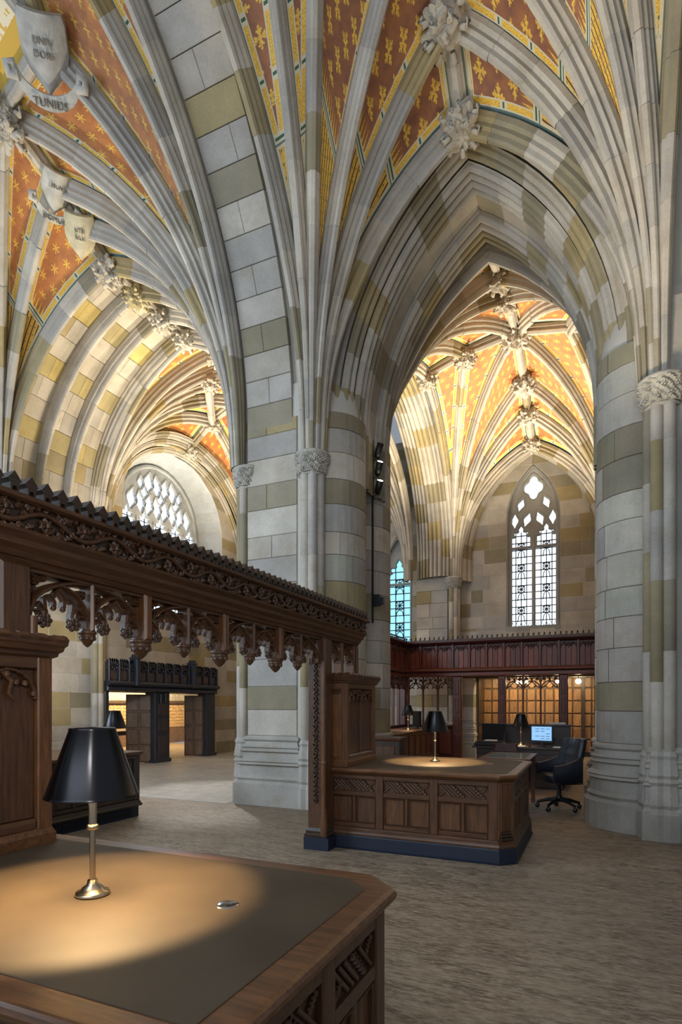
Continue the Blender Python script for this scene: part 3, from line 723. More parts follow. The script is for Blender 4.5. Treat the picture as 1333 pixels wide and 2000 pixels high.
VN, _ = vault(('painted rib vault of the near nave bay, terracotta with gold stars', (-8, 5.6, 0)),
    [((-5.12,7.78), TN), ((-10.75,7.6), TW)],
    [((-8,7.7,9.5),(-8,7.1,9.75)),((-8,7.1,9.75),(-8,6.6,10.05)),((-8,6.6,10.05),(-8,5.7,10.35)),((-8,5.7,10.35),(-8,3.5,10.7)),((-6.6,5.3,10.3),(-8,5.7,10.35)),((-6.6,5.3,10.3),(-5.95,3.7,11.1)),((-6.6,5.3,10.3),(-6.9,3.6,10.9))], P_STAR, 8.7,
    [(-8,7.70,9.5,.27),(-8,5.7,10.35,.36)])
def text3(s, name, mat, parent, size, mw, color=(.25,.23,.2), depth=.006):
    c = bpy.data.curves.new(name, 'FONT'); c.body = s; c.size = size; c.extrude = depth; c.align_x = 'CENTER'; c.align_y = 'CENTER'; c.materials.append(mat)
    o = bpy.data.objects.new(name, c); COL.objects.link(o); o.parent = parent; o.matrix_world = mw
    o.matrix_parent_inverse = Matrix.Translation(-ORG[parent]); o.color = (*color, 1); ORG[o] = ORG[parent]; return o
# figured bosses: shield with a lettered scroll, folded scroll, lettered shield
def shield_boss(parent, c, facing, s, txt, scroll=True, col=(.44,.42,.38)):
    c = Vector(c); d = Vector(facing).normalized(); u = Vector((0,0,1)).cross(d).normalized(); v = d.cross(u); m = MB(); rows = []
    for j in range(9):
        t = j/8; w = .30*s*(1 - max(0, t-.45)**2*3.0) * (1 if t > .02 else .9); row = []
        for i in range(7):
            q = i/6*2 - 1; row.append(c + u*(q*w) - v*((t-.5)*.78*s) + d*(.13*s*(1 - q*q) + .1*s))
        rows.append(row)
    m.loft(rows, False, False, True)
    back = [[p - d*.14*s for p in r] for r in rows]; m.loft(back, False, False, True)
    for r, b in ((rows[0], back[0]), (rows[-1], back[-1])): m.loft([r, b], False, False)
    m.loft([[r[0] for r in rows], [r[0] for r in back]], False, False); m.loft([[r[-1] for r in rows], [r[-1] for r in back]], False, False)
    m.build('carved_shield', CARVE, parent, col)
    mw = Matrix.Translation(c + d*.235*s) @ Matrix((u, v, d)).transposed().to_4x4()
    for k, line in enumerate(txt[0]):
        text3(line, 'carved_lettering', CARVE, parent, .10*s, Matrix.Translation(v*(.14 - .13*k)*s) @ mw, (.2,.19,.17))
    if scroll:
        k = MB(); pts = []
        for i in range(13):
            a = -1.3 + 2.6*i/12; pts.append(c + u*(.40*s*sin(a)) - v*(.16*s + .30*s*cos(a)) + d*(.22*s + .05*s*cos(a)))
        k.loft([[p + v*.085*s, p - v*.085*s, p - v*.085*s - d*.04*s, p + v*.085*s - d*.04*s] for p in pts], True, True)
        for sgn in (-1, 1):
            e = pts[0] if sgn < 0 else pts[-1]
            k.tube([e + V(0,0,0), e + u*sgn*.10*s + d*.03*s, e + u*sgn*.12*s + v*.10*s, e + u*sgn*.03*s + v*.12*s, e + u*sgn*.03*s + v*.05*s], [.07*s,.065*s,.055*s,.05*s,.04*s], 8)
        k.build('carved_scroll', CARVE, parent, (.5,.48,.43))
        p = pts[6]; mw = Matrix.Translation(p + d*.012*s) @ Matrix((u, v, d)).transposed().to_4x4()
        text3(txt[1], 'carved_lettering', CARVE, parent, .13*s, mw, (.16,.15,.13))
    m = MB(); m.lathe(c - d*.05*s, [(.05*s,-.16*s),(.17*s,-.12*s),(.20*s,0),(.16*s,.12*s),(.04*s,.16*s)], 14); m.build('boss_core', CARVE, parent, col)
FC = lambda p: Vector((0,0,1.55)) - Vector(p)
shield_boss(VN, (-6.6,5.3,10.12), (.35,-.45,-1), .95, (('UNIV', 'DORF'), 'TUNIDS'))
shield_boss(VN, (-8,7.1,9.52), (.45,-.5,-1), .80, (('UTSI', 'RILLI'), ''), False, (.52,.47,.33))
shield_boss(VN, (-8,6.6,9.86), (.5,-.3,-.9), .72, (('LESUNA',), 'DOMUS'), True, (.52,.50,.44))
pq = [V(-6.6,5.3,10.32), V(-8,5.7,10.37), V(-8,3.5,10.72), V(-5.95,3.7,11.12)]
cq = sum(pq, V(0,0,0))/4; m = MB().add(pq + [cq], [(0,1,4),(1,2,4),(2,3,4),(3,0,4)]); m.att = dict(dl=[0,0,0,0,.6], dr=[0,0,0,0,.6]); m.build('painted_panel', CREAM, VN)
# ribbed stone band across the nave
TB = root('transverse_arch', (-8, 8.75, 0), 'wide banded stone barrel arch crossing the nave with four bossed ribs', 'arch')
ys = [7.7, 8.4, 9.1, 9.8]
for side, S0 in ((1, -5.12), (-1, -10.78)):
    ps = [Path((S0, y), (-8, y, 9.5), off=.05) for y in ys]
    for i, p in enumerate(ps):
        if i: rib(TB, p, ln=.5)
    for a, b in zip(ps, ps[1:]): stoneweb(TB, a, b, .40, 5.2, 3)
for i, y in enumerate(ys[1:]): boss(TB, (-8, y, 9.5), .27, i, (.5,.44,.27) if i == 0 else (.47,.44,.38)); rib(TB, Line((-8,ys[i],9.5), (-8,y,9.5)), PROFR, ln=.4)
# banded soffit of the near arcade arches
def soffit(xa, xb, label, cols=2):
    o = root('arcade_arch', ((xa+xb)/2, 5.6, 0), label, 'arch'); A = Path((xa, 7.66), (xa, 3.5, 11.0), off=.04, zc=ZS-.05); B = Path((xb, 7.66), (xb, 3.5, 11.0), off=.04, zc=ZS-.05)
    n = int(A.L / .36)
    for i in range(n):
        band = i in (3, 4, 8, 10, 15, 16, 18); split = random.uniform(.3, .7); cuts = [0, split, 1] if i % 2 else [0, 1]
        c0 = tone(band, .06); c0 = tuple(q*.95 for q in c0)
        for q in range(len(cuts)-1):
            def P(f, u, d):
                a, na = A.at(A.L*f); b, nb = B.at(B.L*f); return a.lerp(b, u) + na*d
            f0, f1, u0, u1 = i/n + .0006, (i+1)/n - .0006, cuts[q] + .003, cuts[q+1] - .003; e = .006
            v = [P(f0,u0,-.1),P(f0,u1,-.1),P(f1,u1,-.1),P(f1,u0,-.1),P(f0,u0,-e),P(f0,u1,-e),P(f1,u1,-e),P(f1,u0,-e),P(f0+.001,u0+e,0),P(f0+.001,u1-e,0),P(f1-.001,u1-e,0),P(f1-.001,u0+e,0)]
            MB().add(v, [(0,1,5,4),(1,2,6,5),(2,3,7,6),(3,0,4,7),(4,5,9,8),(5,6,10,9),(6,7,11,10),(7,4,8,11),(8,9,10,11)]).build('stone', STONE, o, c0)
    R = []
    for i in range(13):
        a, na = A.at(A.L*i/12); b, nb = B.at(B.L*i/12); R.append([a - na*.09 - V(.35,0,0), a - na*.09, b - nb*.09, b - nb*.09 + V(.35,0,0)])
    MB().loft(R, False, False).build('mortar_bed', MORTAR, o)
soffit(-5.0, -4.2, 'banded stone soffit of the arcade arch rising overhead from the central pier')
soffit(.98, 1.85, 'stone soffit of the arcade arch rising from the right pier at the right edge')
# far aisle bay
YA = 13.4
TK = [(AX,16.9,8.95),(AX,15.95,9.4),(AX,15.0,9.75),(AX,YA,10.0),(-2.8,YA,9.8),(-3.72,YA,9.5)]
TP = [(AX,9.93,9.35),(AX,10.9,9.6),(AX,11.9,9.85),(AX,YA,10.0),(-2.8,YA,9.8),(-3.72,YA,9.5)]
V2, _ = vault(('painted rib vault of the far aisle bay, bright orange with gold stars', (AX, YA, 0)),
    [((-3.87,16.85), TK), ((.55,16.85), mirx(TK)), ((-3.9,9.95), TP), ((.58,9.95), mirx(TP))],
    [((AX,16.9,8.95),(AX,15.95,9.4)),((AX,15.95,9.4),(AX,15.0,9.75)),((AX,15.0,9.75),(AX,YA,10.0)),((AX,YA,10.0),(AX,11.9,9.85)),((AX,11.9,9.85),(AX,9.93,9.35)),
     ((AX,YA,10),(-2.8,YA,9.8)),((-2.8,YA,9.8),(-3.72,YA,9.5)),((AX,YA,10),(-.52,YA,9.8)),((-.52,YA,9.8),(.4,YA,9.5))], P_STAR, 8.0,
    [(AX,16.85,9.0,.27),(AX,15.95,9.4,.27),(AX,15.0,9.75,.29),(AX,YA,10.0,.33,(.52,.48,.42)),(-2.8,YA,9.8,.27),(-3.7,YA,9.5,.25),(AX,11.9,9.85,.27),(AX,10.9,9.6,.26)])
YB = 13.3
TL = [(-10.72,YB,8.95),(-9.9,YB,9.6),(-9.1,YB,9.95),(-8,YB,10.25),(-8,14.6,10.05),(-8,15.7,9.75),(-8,16.85,9.35)]
TM = [(-8,9.85,9.45),(-8,10.9,9.75),(-8,12.0,10.05),(-8,YB,10.25),(-9.1,YB,9.95),(-9.9,YB,9.6),(-10.72,YB,8.95)]
TR = [(-5.15,YB,9.0),(-6.1,YB,9.7),(-6.9,YB,9.95),(-8,YB,10.25)]
V3, _ = vault(('painted rib vault of the far nave bay, bright with star of ribs', (-8, YB, 0)),
    [((-10.72,16.85), TL), ((-10.74,9.9), TM), ((-5.12,9.95), [(-8,9.85,9.45),(-8,10.9,9.75),(-8,12.0,10.05),(-8,YB,10.25),(-6.9,YB,9.95),(-6.1,YB,9.7),(-5.15,YB,9.0)]),
     ((-5.12,16.85), TR + [(-8,14.6,10.05),(-8,15.7,9.75),(-8,16.85,9.35)])],
    [((-8,9.85,9.45),(-8,10.9,9.75)),((-8,10.9,9.75),(-8,12.0,10.05)),((-8,12.0,10.05),(-8,YB,10.25)),((-8,YB,10.25),(-8,14.6,10.05)),((-8,YB,10.25),(-9.1,YB,9.95)),((-9.1,YB,9.95),(-9.9,YB,9.6)),((-9.9,YB,9.6),(-10.72,YB,8.95)),
     ((-9.1,YB,9.9),(-8,12.0,10.0)),((-9.1,YB,9.9),(-8,14.6,10.0)),((-9.9,YB,9.5),(-8.7,11.5,9.55)),((-8,YB,10.25),(-6.9,YB,9.95)),((-6.9,YB,9.95),(-6.1,YB,9.7)),((-6.9,YB,9.9),(-8,12.0,10.0))], P_STAR, 8.0,
    [(-8,10.9,9.75,.27),(-8,12.0,10.0,.27),(-8,YB,10.2,.3),(-9.1,YB,9.93,.27),(-9.9,YB,9.6,.25),(-10.7,YB,9.0,.25),(-8,14.6,10.0,.25),(-8.7,11.6,9.6,.22)])
# cream star panels around the crown of the far nave bay
for i, (p, q, r) in enumerate((((-8,YB,10.2),(-9.1,YB,9.9),(-8,12.0,10.0)), ((-8,YB,10.2),(-9.1,YB,9.9),(-8,14.6,10.0)), ((-8,YB,10.2),(-6.9,YB,9.9),(-8,12.0,10.0)))):
    P, Q, R_ = Vector(p), Vector(q), Vector(r); c = (P+Q+R_)/3; dn = V(0,0,-.03)
    m = MB().add([P+dn, Q+dn, R_+dn, c+dn*1.5], [(0,1,3),(1,2,3),(2,0,3)]); m.att = dict(dl=[0,0,0,.35], dr=[0,0,0,.35]); m.build('painted_panel', CREAM, V3)
# ---------------------------------------------------------------- woodwork helpers
def ell(a0, a1, z0, z1, n=8):   # pointed/elliptic arch from (a0,z0) over the middle to (a1,z0)
    am = (a0+a1)/2; L = [(a0 + (am-a0)*(1-cos(pi/2*i/n)), z0 + (z1-z0)*sin(pi/2*i/n)) for i in range(n+1)]
    return L + [(2*am - x, z) for x, z in L[::-1][1:]]
def gothic(a0, a1, z0, z1, n=6):
    am = (a0+a1)/2; a = am - a0; H = z1 - z0; R = (a*a+H*H)/(2*a); th = atan2(H, R-a)
    L = [(a0 + R*(1-cos(th*i/n)), z0 + R*sin(th*i/n)) for i in range(n+1)]
    return L + [(2*am - x, z) for x, z in L[::-1][1:]]
def rosette(m, c, r, axis):
    c = Vector(c); m.ball(c, r*.62, 10, 6)
    for q in range(6):
        a = 2*pi*q/6; m.ball(c + Vector((r*.25, r*.62*cos(a), r*.62*sin(a))), r*.40, 7, 5); m.ball(c + Vector((-r*.3, r*.66*cos(a+.5), r*.66*sin(a+.5))), r*.38, 7, 5)
ROS = MB(); rosette(ROS, (0,0,0), .040, 'x'); ROS.ball((.026,0,0), .013, 7, 5); ROSM = ROS.mesh('rosette_mesh', WCARVE)
def moulding(F, prof, a0, a1, name, mat, parent, col):   # prof of (b,z) extruded along a
    return MB().loft([[F(a, b, z) for b, z in prof] for a in (a0, a1)]).build(name, mat, parent, col)
def panel_face(parent, F, L, z0, z1, nb, frieze=.13, col=OAK, mat=WOODV, matr=WOODX, sub=2, end=.09, mid=.085, carved=True, dep=.03):
    """framed panelling: stiles and rails proud of recessed boards, with a carved diagonal frieze on top"""
    rb = .09; m = MB(); m.fbox(F, 0, L, -dep-.02, -dep-.005, z0, z1); m.build('back_board', mat, parent, tuple(c*.5 for c in col))
    xs = [end + (L - 2*end + mid)*i/nb for i in range(nb)]; w = (L - 2*end + mid)/nb - mid
    for a0, a1 in [(0, end)] + [(x - mid, x) for x in xs[1:]] + [(L-end, L)]:
        MB().fbox(F, a0, a1, -dep, .004, z0, z1, .006).build('stile', mat, parent, col)
    for a in xs:
        zt = z1 - .045; zf = zt - frieze
        MB().fbox(F, a, a+w, -dep, 0, zt, z1, .005).build('rail', matr, parent, col)
        MB().fbox(F, a, a+w, -dep, 0, z0, z0+rb*.6, .012).build('rail', matr, parent, col)
        if carved:
            c = MB(); c.fbox(F, a+.004, a+w-.004, -dep, -dep+.006, zf, zt-.004)
            n = int(w/.040); 
            for i in range(n):
                x = a + .01 + (w-.02)*i/n; sk = frieze*.9
                if i % 5 < 3:
                    p0 = F(max(a+.01, x), -dep+.014, zt-.012); p1 = F(min(a+w-.01, x+sk), -dep+.014, zf+.012)
                    if x + sk < a + w: c.tube([p0, p1], .010, 5)
                elif i % 5 == 3 and x + sk < a+w:
                    for q in range(5):
                        f = (q+.5)/5; c.ball(F(x + sk*f + .02, -dep+.014, zt-.012 - (frieze-.024)*f), .017, 6, 4, 1, lambda d: .8+.3*abs(cos(4*d.x+3*d.z)))
            for q in range(5):  # corner leaves of the frieze
                c.ball(F(a + .02 + .012*q, -dep+.012, zf + .02 + .015*q*.7), .014, 5, 4); c.ball(F(a+w-.02-.012*q, -dep+.012, zt - .02 - .015*q*.7), .014, 5, 4)
            c.build('carved_frieze', WCARVE, parent, tuple(k*.95 for k in col))
            MB().fbox(F, a, a+w, -dep, .0, zf-.05, zf, .006).build('rail', matr, parent, col); top = zf - .05
        else: top = zt
        pw = (w - .035*(sub-1)) / sub
        for s in range(sub):
            x = a + s*(pw + .035)
            if s: MB().fbox(F, x-.035, x, -dep, -.003, z0+rb*.6, top, .006).build('muntin', mat, parent, col)
            k = random.uniform(.85, 1.2); MB().fbox(F, x+.002, x+pw-.002, -dep-.005, -dep+.008, z0+rb*.6+.002, top-.002, .012).build('panel', mat, parent, tuple(c*k*1.15 for c in col))
            mo = MB(); e = .009
            mo.bar([F(x+e,-.012,z0+rb*.6+e), F(x+e,-.012,top-e), F(x+pw-e,-.012,top-e), F(x+pw-e,-.012,z0+rb*.6+e)], F(0,1,0)-F(0,0,0), .014, .02, True)
            mo.build('panel_moulding', mat, parent, tuple(c*.8 for c in col))
def chamf(x0, x1, y0, y1, c, corners=(0,1,1,0), off=0):
    """outline, corners = SW SE NE NW chamfer flags"""
    x0 -= off; x1 += off; y0 -= off; y1 += off; c = c + off*.4; P = []
    P += [(x0, y0+c), (x0+c, y0)] if corners[0] else [(x0, y0)]
    P += [(x1-c, y0), (x1, y0+c)] if corners[1] else [(x1, y0)]
    P += [(x1, y1-c), (x1-c, y1)] if corners[2] else [(x1, y1)]
    P += [(x0+c, y1), (x0, y1-c)] if corners[3] else [(x0, y1)]
    return P
def outline_loft(name, mat, parent, col, spec, ring):
    return MB().loft([[Vector((x, y, z)) for x, y in ring(o)] for z, o in spec]).build(name, mat, parent, col)
ZT = .862
def desk(label, x0, x1, y0, y1, nf, ns, corners, faces):
    d = root('reading_desk', ((x0+x1)/2, (y0+y1)/2, 0), label, 'desk'); C = .13; ring = lambda o: chamf(x0, x1, y0, y1, C, corners, o)
    outline_loft('plinth', BLUESHADE, d, None, [(0,.045),(.012,.05),(.02,.035),(.135,.03),(.15,.022)], ring)
    outline_loft('base_moulding', WOODX, d, OAK, [(.15,.03),(.165,.032),(.185,.022),(.195,.012),(.21,.012),(.225,0),(.23,-.01)], ring)
    outline_loft('carcass', WOODV, d, OAKD, [(.20,-.06),(.80,-.06)], ring)
    outline_loft('cornice_moulding', WOODX, d, OAK, [(.785,-.012),(.79,.0),(.80,.012),(.808,.016),(.812,.012)], ring)
    outline_loft('desk_top', WOODX, d, OAKL, [(.812,.012),(.818,.032),(.83,.040),(.845,.042),(.856,.036),(ZT-.001,.026),(ZT,.018)], ring)
    il = MB().loft([[Vector((x, y, z)) for x, y in ring(o)] for z, o in ((ZT-.004,-.062),(ZT+.002,-.062),(ZT+.0028,-.066))]); il.build('leather_inset', LEATHER, d)
    if 'front' in faces: panel_face(d, frame((x0 + (C if corners[0] else 0), y0, 0), (1,0,0), (0,-1,0)), x1-x0-C*(corners[0]+corners[1]), .225, .79, nf)
    if 'side' in faces: panel_face(d, frame((x1, y0+C, 0), (0,1,0), (1,0,0)), y1-y0-2*C, .225, .79, ns)
    if 'back' in faces: panel_face(d, frame((x1-C, y1, 0), (-1,0,0), (0,1,0)), x1-x0-C, .225, .79, nf)
    # chamfered corner posts with stepped feet
    for fl, (px, py), (qx, qy) in ((corners[1], (x1-C, y0), (x1, y0+C)), (corners[2], (x1, y1-C), (x1-C, y1))):
        if fl:
            Fc = frame((px, py, 0), (qx-px, qy-py, 0), ((qy-py), -(qx-px), 0)); w = C*sqrt(2)
            MB().fbox(Fc, 0, w, -.05, .002, .225, .79, .008).build('corner_post', WOODV, d, OAKL)
            MB().fbox(Fc, .03, w-.03, 0, .012, .31, .77, .006).build('corner_fillet', WOODV, d, OAK)
            st = MB(); [st.fbox(Fc, .02+.006*i, w-.02-.006*i, 0, .034-.010*i, .225+.028*i, .25+.028*i, .006) for i in range(3)]; st.build('corner_foot', WOODX, d, OAKD)
    return d
def desk_lamp(label, x, y, z0, group='bronze desk lamps', lit=True, h=.60, finial=False, energy=26, s=1.0):
    l = root('desk_lamp', (x, y, z0), label, 'lamp', group)
    MB().lathe((x,y,z0), [(.0,0),(.058,0),(.060,.006),(.056,.014),(.040,.018),(.036,.028),(.020,.038),(.017,.055),(0,.055)], 28).build('lamp_base', BRASS, l)
    MB().lathe((x,y,z0), [(.0105,.04),(.0105,.24)], 14).build('pole', BLACK if False else BRASS, l)
    MB().lathe((x,y,z0), [(.008,.232),(.019,.236),(.021,.244),(.019,.252),(.008,.256)], 18).build('pole_collar', BRASS, l, label='warm brass collar')
    MB().lathe((x,y,z0), [(.014,.25),(.014,h-.16)], 14).build('upper_pole', BRASS, l)
    zb, zt = z0 + h - .245, z0 + h; rb, rt = .158, .078
    sh = MB(); sh.lathe((x,y,0), [(rb+.002,zb),(rb+.003,zb+.006),(rb-.001,zb+.009),(rt+.001,zt-.008),(rt+.003,zt-.004),(rt-.004,zt),(.012,zt+.003)], 48, caps=False)
    so = sh.build('lamp_shade', SHADE, l)
    MB().lathe((x,y,0), [(rb,zb+.001),(rt-.004,zt-.006),(.012,zt-.004)], 40, caps=False).build('shade_lining', SHADEIN, l)
    if finial: MB().lathe((x,y,0), [(.012,zt),(.03,zt+.006),(.022,zt+.03),(.006,zt+.035),(.005,zt+.10),(0,zt+.105)], 14).build('finial', BRASS, l)
    MB().ball((x, y, zt-.075), .028, 12, 8).build('bulb', BULB, l)
    if lit:
        ld = bpy.data.lights.new('lamp_light', 'SPOT'); ld.energy = energy; ld.color = (1, .66, .32); ld.spot_size = radians(112); ld.spot_blend = .18; ld.shadow_soft_size = .018
        lo = bpy.data.objects.new('lamp_light', ld); COL.objects.link(lo); lo.parent = l; lo.location = (0, 0, h - .115)
    return l
def cable_port(x, y, z, label):
    g = root('cable_port', (x, y, z), label, 'cable port')
    MB().lathe((x,y,z), [(0,.004),(.030,.0045),(.037,.003),(.040,0)], 28).build('port_cover', STEEL, g)
    MB().box(x-.012, x+.012, y-.026, y-.006, z+.004, z+.0058).build('cable_slot', BLACK, g)
# ---------------------------------------------------------------- the two desks in the foreground
D1 = desk('dark oak desk with leather top in the foreground, lower left corner', -2.72, -.72, .92, 2.14, 3, 2, (0,0,1,0), ('side', 'back'))
D2 = desk('panelled oak desk in the middle, with diagonal carved frieze and blue-shaded plinth', -2.72, -.74, 5.68, 7.32, 3, 2, (0,1,1,0), ('front', 'side'))
desk_lamp('bronze desk lamp nearest the camera, on the foreground desk', -1.655, 1.52, ZT+.003, energy=48)
desk_lamp('bronze desk lamp with brass stem on the middle panelled desk', -1.76, 6.72, ZT+.003, energy=40)
cable_port(-1.15, 1.63, ZT+.003, 'oval steel cable port on the leather top of the foreground desk')
cable_port(-1.12, 6.72, ZT+.003, 'small steel cable port on the middle desk, right of its lamp')
# ---------------------------------------------------------------- carved oak screen
SX = -2.72
S = root('oak_screen', (SX, 3.75, 0), 'carved oak screen with open gothic arcade crossing the left half of the view', 'screen')
F = frame((SX, 0, 0), (0,1,0), (1,0,0)); PRO = .22
Y0, Y1 = .55, 6.46
moulding(F, [(-.22,2.27),(.05,2.25),(.07,2.255),(.085,2.28),(.10,2.285),(.11,2.31),(.145,2.335),(.15,2.36),(.185,2.385),(.19,2.40),(-.22,2.40)], Y0, Y1, 'cornice', WOODY, S, OAK)
moulding(F, [(-.19,2.40),(.165,2.40),(.165,2.525),(-.19,2.525)], Y0, Y1, 'frieze_board', WOODY, S, OAKD)
moulding(F, [(-.22,2.525),(.20,2.525),(.222,2.535),(.225,2.552),(.20,2.565),(-.22,2.565)], Y0, Y1+.02, 'top_rail', WOODY, S, OAK)
# vine carving: one repeat, copied along
vm = MB(); Lr = .43; pts = []; rv = random.Random(5)
for i in range(25): t_ = i/24; pts.append(Vector((.016, t_*Lr, .034*sin(2*pi*t_))))
vm.tube(pts, .0125, 7)
def leaf(m, c, a, L_, w, x=.010):   # lobed leaf with a raised midrib
    d_ = Vector((0, cos(a), sin(a))); n_ = Vector((0, -sin(a), cos(a))); c = Vector((x, c[0], c[1])); prof = [(0,.15),(.2,.7),(.3,.45),(.5,1),(.6,.6),(.78,.65),(1,0)]
    up = [c + d_*L_*t + n_*w*k - V(.006,0,0) for t, k in prof]; dn = [c + d_*L_*t - n_*w*k - V(.006,0,0) for t, k in prof]; md = [c + d_*L_*t + V(.012*sin(pi*min(1,t+.1)),0,0) for t, k in prof]
    m.loft([up, md, dn], False, False); m.tube([c - V(.004,0,0), c + d_*L_*.5 + V(.010,0,0), c + d_*L_], [w*.22, w*.26, w*.05], 5)
for k, yc in enumerate((Lr*.25, Lr*.75)):
    sg = 1 if k else -1; zc = .016*sg
    m_ = vm; sp = [Vector((.018, yc + .040*cos(a)*(1-a/10), zc + sg*.036*sin(a)*(1-a/10))) for a in [i*.5 for i in range(13)]]; m_.tube(sp, [.0095 - .0004*i for i in range(13)], 6)
    for q in range(7): leaf(m_, (yc, zc), 2*pi*q/7, .042, .017, .020)
    m_.ball((.030, yc, zc), .013, 8, 5)
    for q in range(3): m_.ball((.020, yc + .012*q - sg*.075, -zc*1.6 + .012*(q % 2)), .0115, 6, 4)
    for (dy, dz, a, L_) in ((-.08,.03,2.4,.05),(-.07,-.035,3.6,.05),(.075,.035,.6,.05),(.08,-.03,5.6,.05),(-.11,0,3.1,.04),(.11,.01,.2,.035),(0,.048,1.2,.03),(0,-.05,4.9,.03),(-.04,.05,2.0,.03),(.045,-.05,5.3,.03),(-.095,.045,1.0,.03),(.1,-.045,4.2,.03)):
        leaf(m_, (yc + dy*.8, dz*.85), a, L_*1.15, .024, .012)
VINE = vm.mesh('vine_mesh', WCARVE); n = int((Y1 - Y0)/Lr)
for i in range(n): inst(VINE, 'vine_carving', S, (SX+.165, Y0 + .02 + Lr*(Y1-Y0-.03)/(n*Lr)*i, 2.4625), color=tuple(c*.8 for c in OAK), scale=(1, (Y1-Y0-.03)/(n*Lr), 1.08))
ve = MB(); [ve.ball((SX - .12 + .055*i, Y1+.006, 2.46 + .02*(i % 2)), .026, 7, 5) for i in range(5)]; ve.build('vine_end', WCARVE, S, OAKD)
# cresting of notched gable blocks
cm = MB(); hw = .022; prof = [(-hw,0),(-hw,.034),(-hw-.014,.050),(0,.094),(hw+.014,.050),(hw,.034),(hw,0),(.013,0),(.010,.020),(-.010,.020),(-.013,0)]
cm.loft([[Vector((x, a, z)) for a, z in prof] for x in (-.085, .05)]); CREST = cm.mesh('crest_mesh', WOODY)
nc = 66
for i in range(nc): inst(CREST, 'crest_block', S, (SX+.15, Y0 + .05 + (Y1-Y0-.08)*i/(nc-1), 2.565), color=tuple(c*random.uniform(.8, 1.1) for c in OAKD))
nr = 5
# arcade bays
YB0, BW = 2.03, .86
def tracery_mesh(W, zs_, pend_small=True, open_=True):
    m = MB(); G = lambda a, z, b=0: Vector((b, a, z)); X = (1,0,0)
    m.bar([G(a, z) for a, z in ell(.0, W, zs_+.02, 2.238, 9)], X, .030, .085)
    for k in (0, 1):
        a0, a1 = (W/2)*k, (W/2)*(k+1); am = (a0+a1)/2
        m.bar([G(a, z) for a, z in gothic(a0+.008, a1-.008, zs_, 2.20, 7)], X, .026, .075)
        for s in (-1, 1):   # cusps curling inwards
            e = W/4
            m.bar([G(am + s*e*.86, zs_+.07), G(am + s*e*.62, zs_+.105), G(am + s*e*.42, zs_+.07), G(am + s*e*.40, zs_+.035)], X, .020, .05)
            m.bar([G(am + s*e*.86, zs_+.06), G(am + s*e*.62, zs_+.065), G(am + s*e*.50, zs_+.02)], X, .018, .05)
            m.bar([G(am + s*e*.44, zs_+.075), G(am + s*e*.46, zs_+.13), G(am + s*e*.28, zs_+.155), G(am + s*e*.16, zs_+.125), G(am + s*e*.15, zs_+.10)], X, .018, .05)
            m.ball(G(am + s*e*.15, zs_+.092, 0), .018, 7, 5)
            m.bar([G(am + s*e*.2, zs_+.14), G(am + s*e*.05, zs_+.185), G(am, zs_+.20)], X, .018, .05)
    for (a, z, r) in ((W*.055, 2.205, .026), (W*.945, 2.205, .026), (W*.12, 2.222, .016), (W*.88, 2.222, .016), (W*.43, 2.175, .024), (W*.57, 2.175, .024)):
        for q in range(4):
            an = pi/4 + q*pi/2; cc = G(a + r*.62*cos(an), z + r*.62*sin(an)); m.bar([cc + Vector((0, r*.45*cos(t_), r*.45*sin(t_))) for t_ in [j*pi/3 for j in range(6)]], X, .008, .05, True)
    # web of wood above the arches, in the spandrels
    for k in range(2):
        s = -1 if k == 0 else 1; c = 0 if k == 0 else W
        m.add([G(c, 2.25, -.012), G(c, 2.06, -.012), G(c - s*.045, 2.13, -.012), G(c - s*.085, 2.172, -.012)], [(0,1,2,3)]); 
    return m
TR_BIG = tracery_mesh(BW-.05, 1.985).mesh('tracery_mesh', WOODY)
def pendant(m, x, y, z, r, drop, big):
    m.lathe((x,y,z), [(r*.9,.02),(r*.95,.012),(r*1.12,.004),(r*1.14,-.006),(r*.95,-.012),(r*1.0,-.02),(r*.85,-drop*.45),(r*.55,-drop*.75),(r*.25,-drop*.92),(.0,-drop)], 10, True)
    for q in range(8):
        a = 2*pi*q/8; m.ball((x + r*.78*cos(a), y + r*.78*sin(a), z - drop*.38), r*.30, 6, 4)
for i in range(4):
    y = YB0 + BW*i
    inst(TR_BIG, 'arch_tracery', S, (SX, y + .025, 0), color=OAK)
    MB().fbox(F, y+.01, y+BW-.01, -.04, .05, 2.235, 2.262).build('tracery_rail', WOODY, S, OAK)
    for k in range(2):
        for s in (-1, 1):
            a = y + .025 + (BW-.05)*(.25 + .5*k) + s*(BW-.05)/4*.46; inst(ROSM, 'rosette', S, (SX+.01, a, 2.0), color=tuple(c*.8 for c in OAK))
    ym = y + BW/2; m = MB(); m.fbox(F, ym-.017, ym+.017, -.045, .055, 1.97, 2.25, .012); pendant(m, SX, ym, 1.965, .046, .085, False); m.build('small_pendant', WOODV, S, tuple(c*1.15 for c in OAK))
    if i:
        m = MB(); m.fbox(F, y-.036, y+.036, -.06, .075, 1.96, 2.26, .015); m.build('hanging_post', WOODV, S, OAKL)
        m = MB(); pendant(m, SX, y, 1.955, .066, .115, True); m.build('pendant', WCARVE, S, OAK)
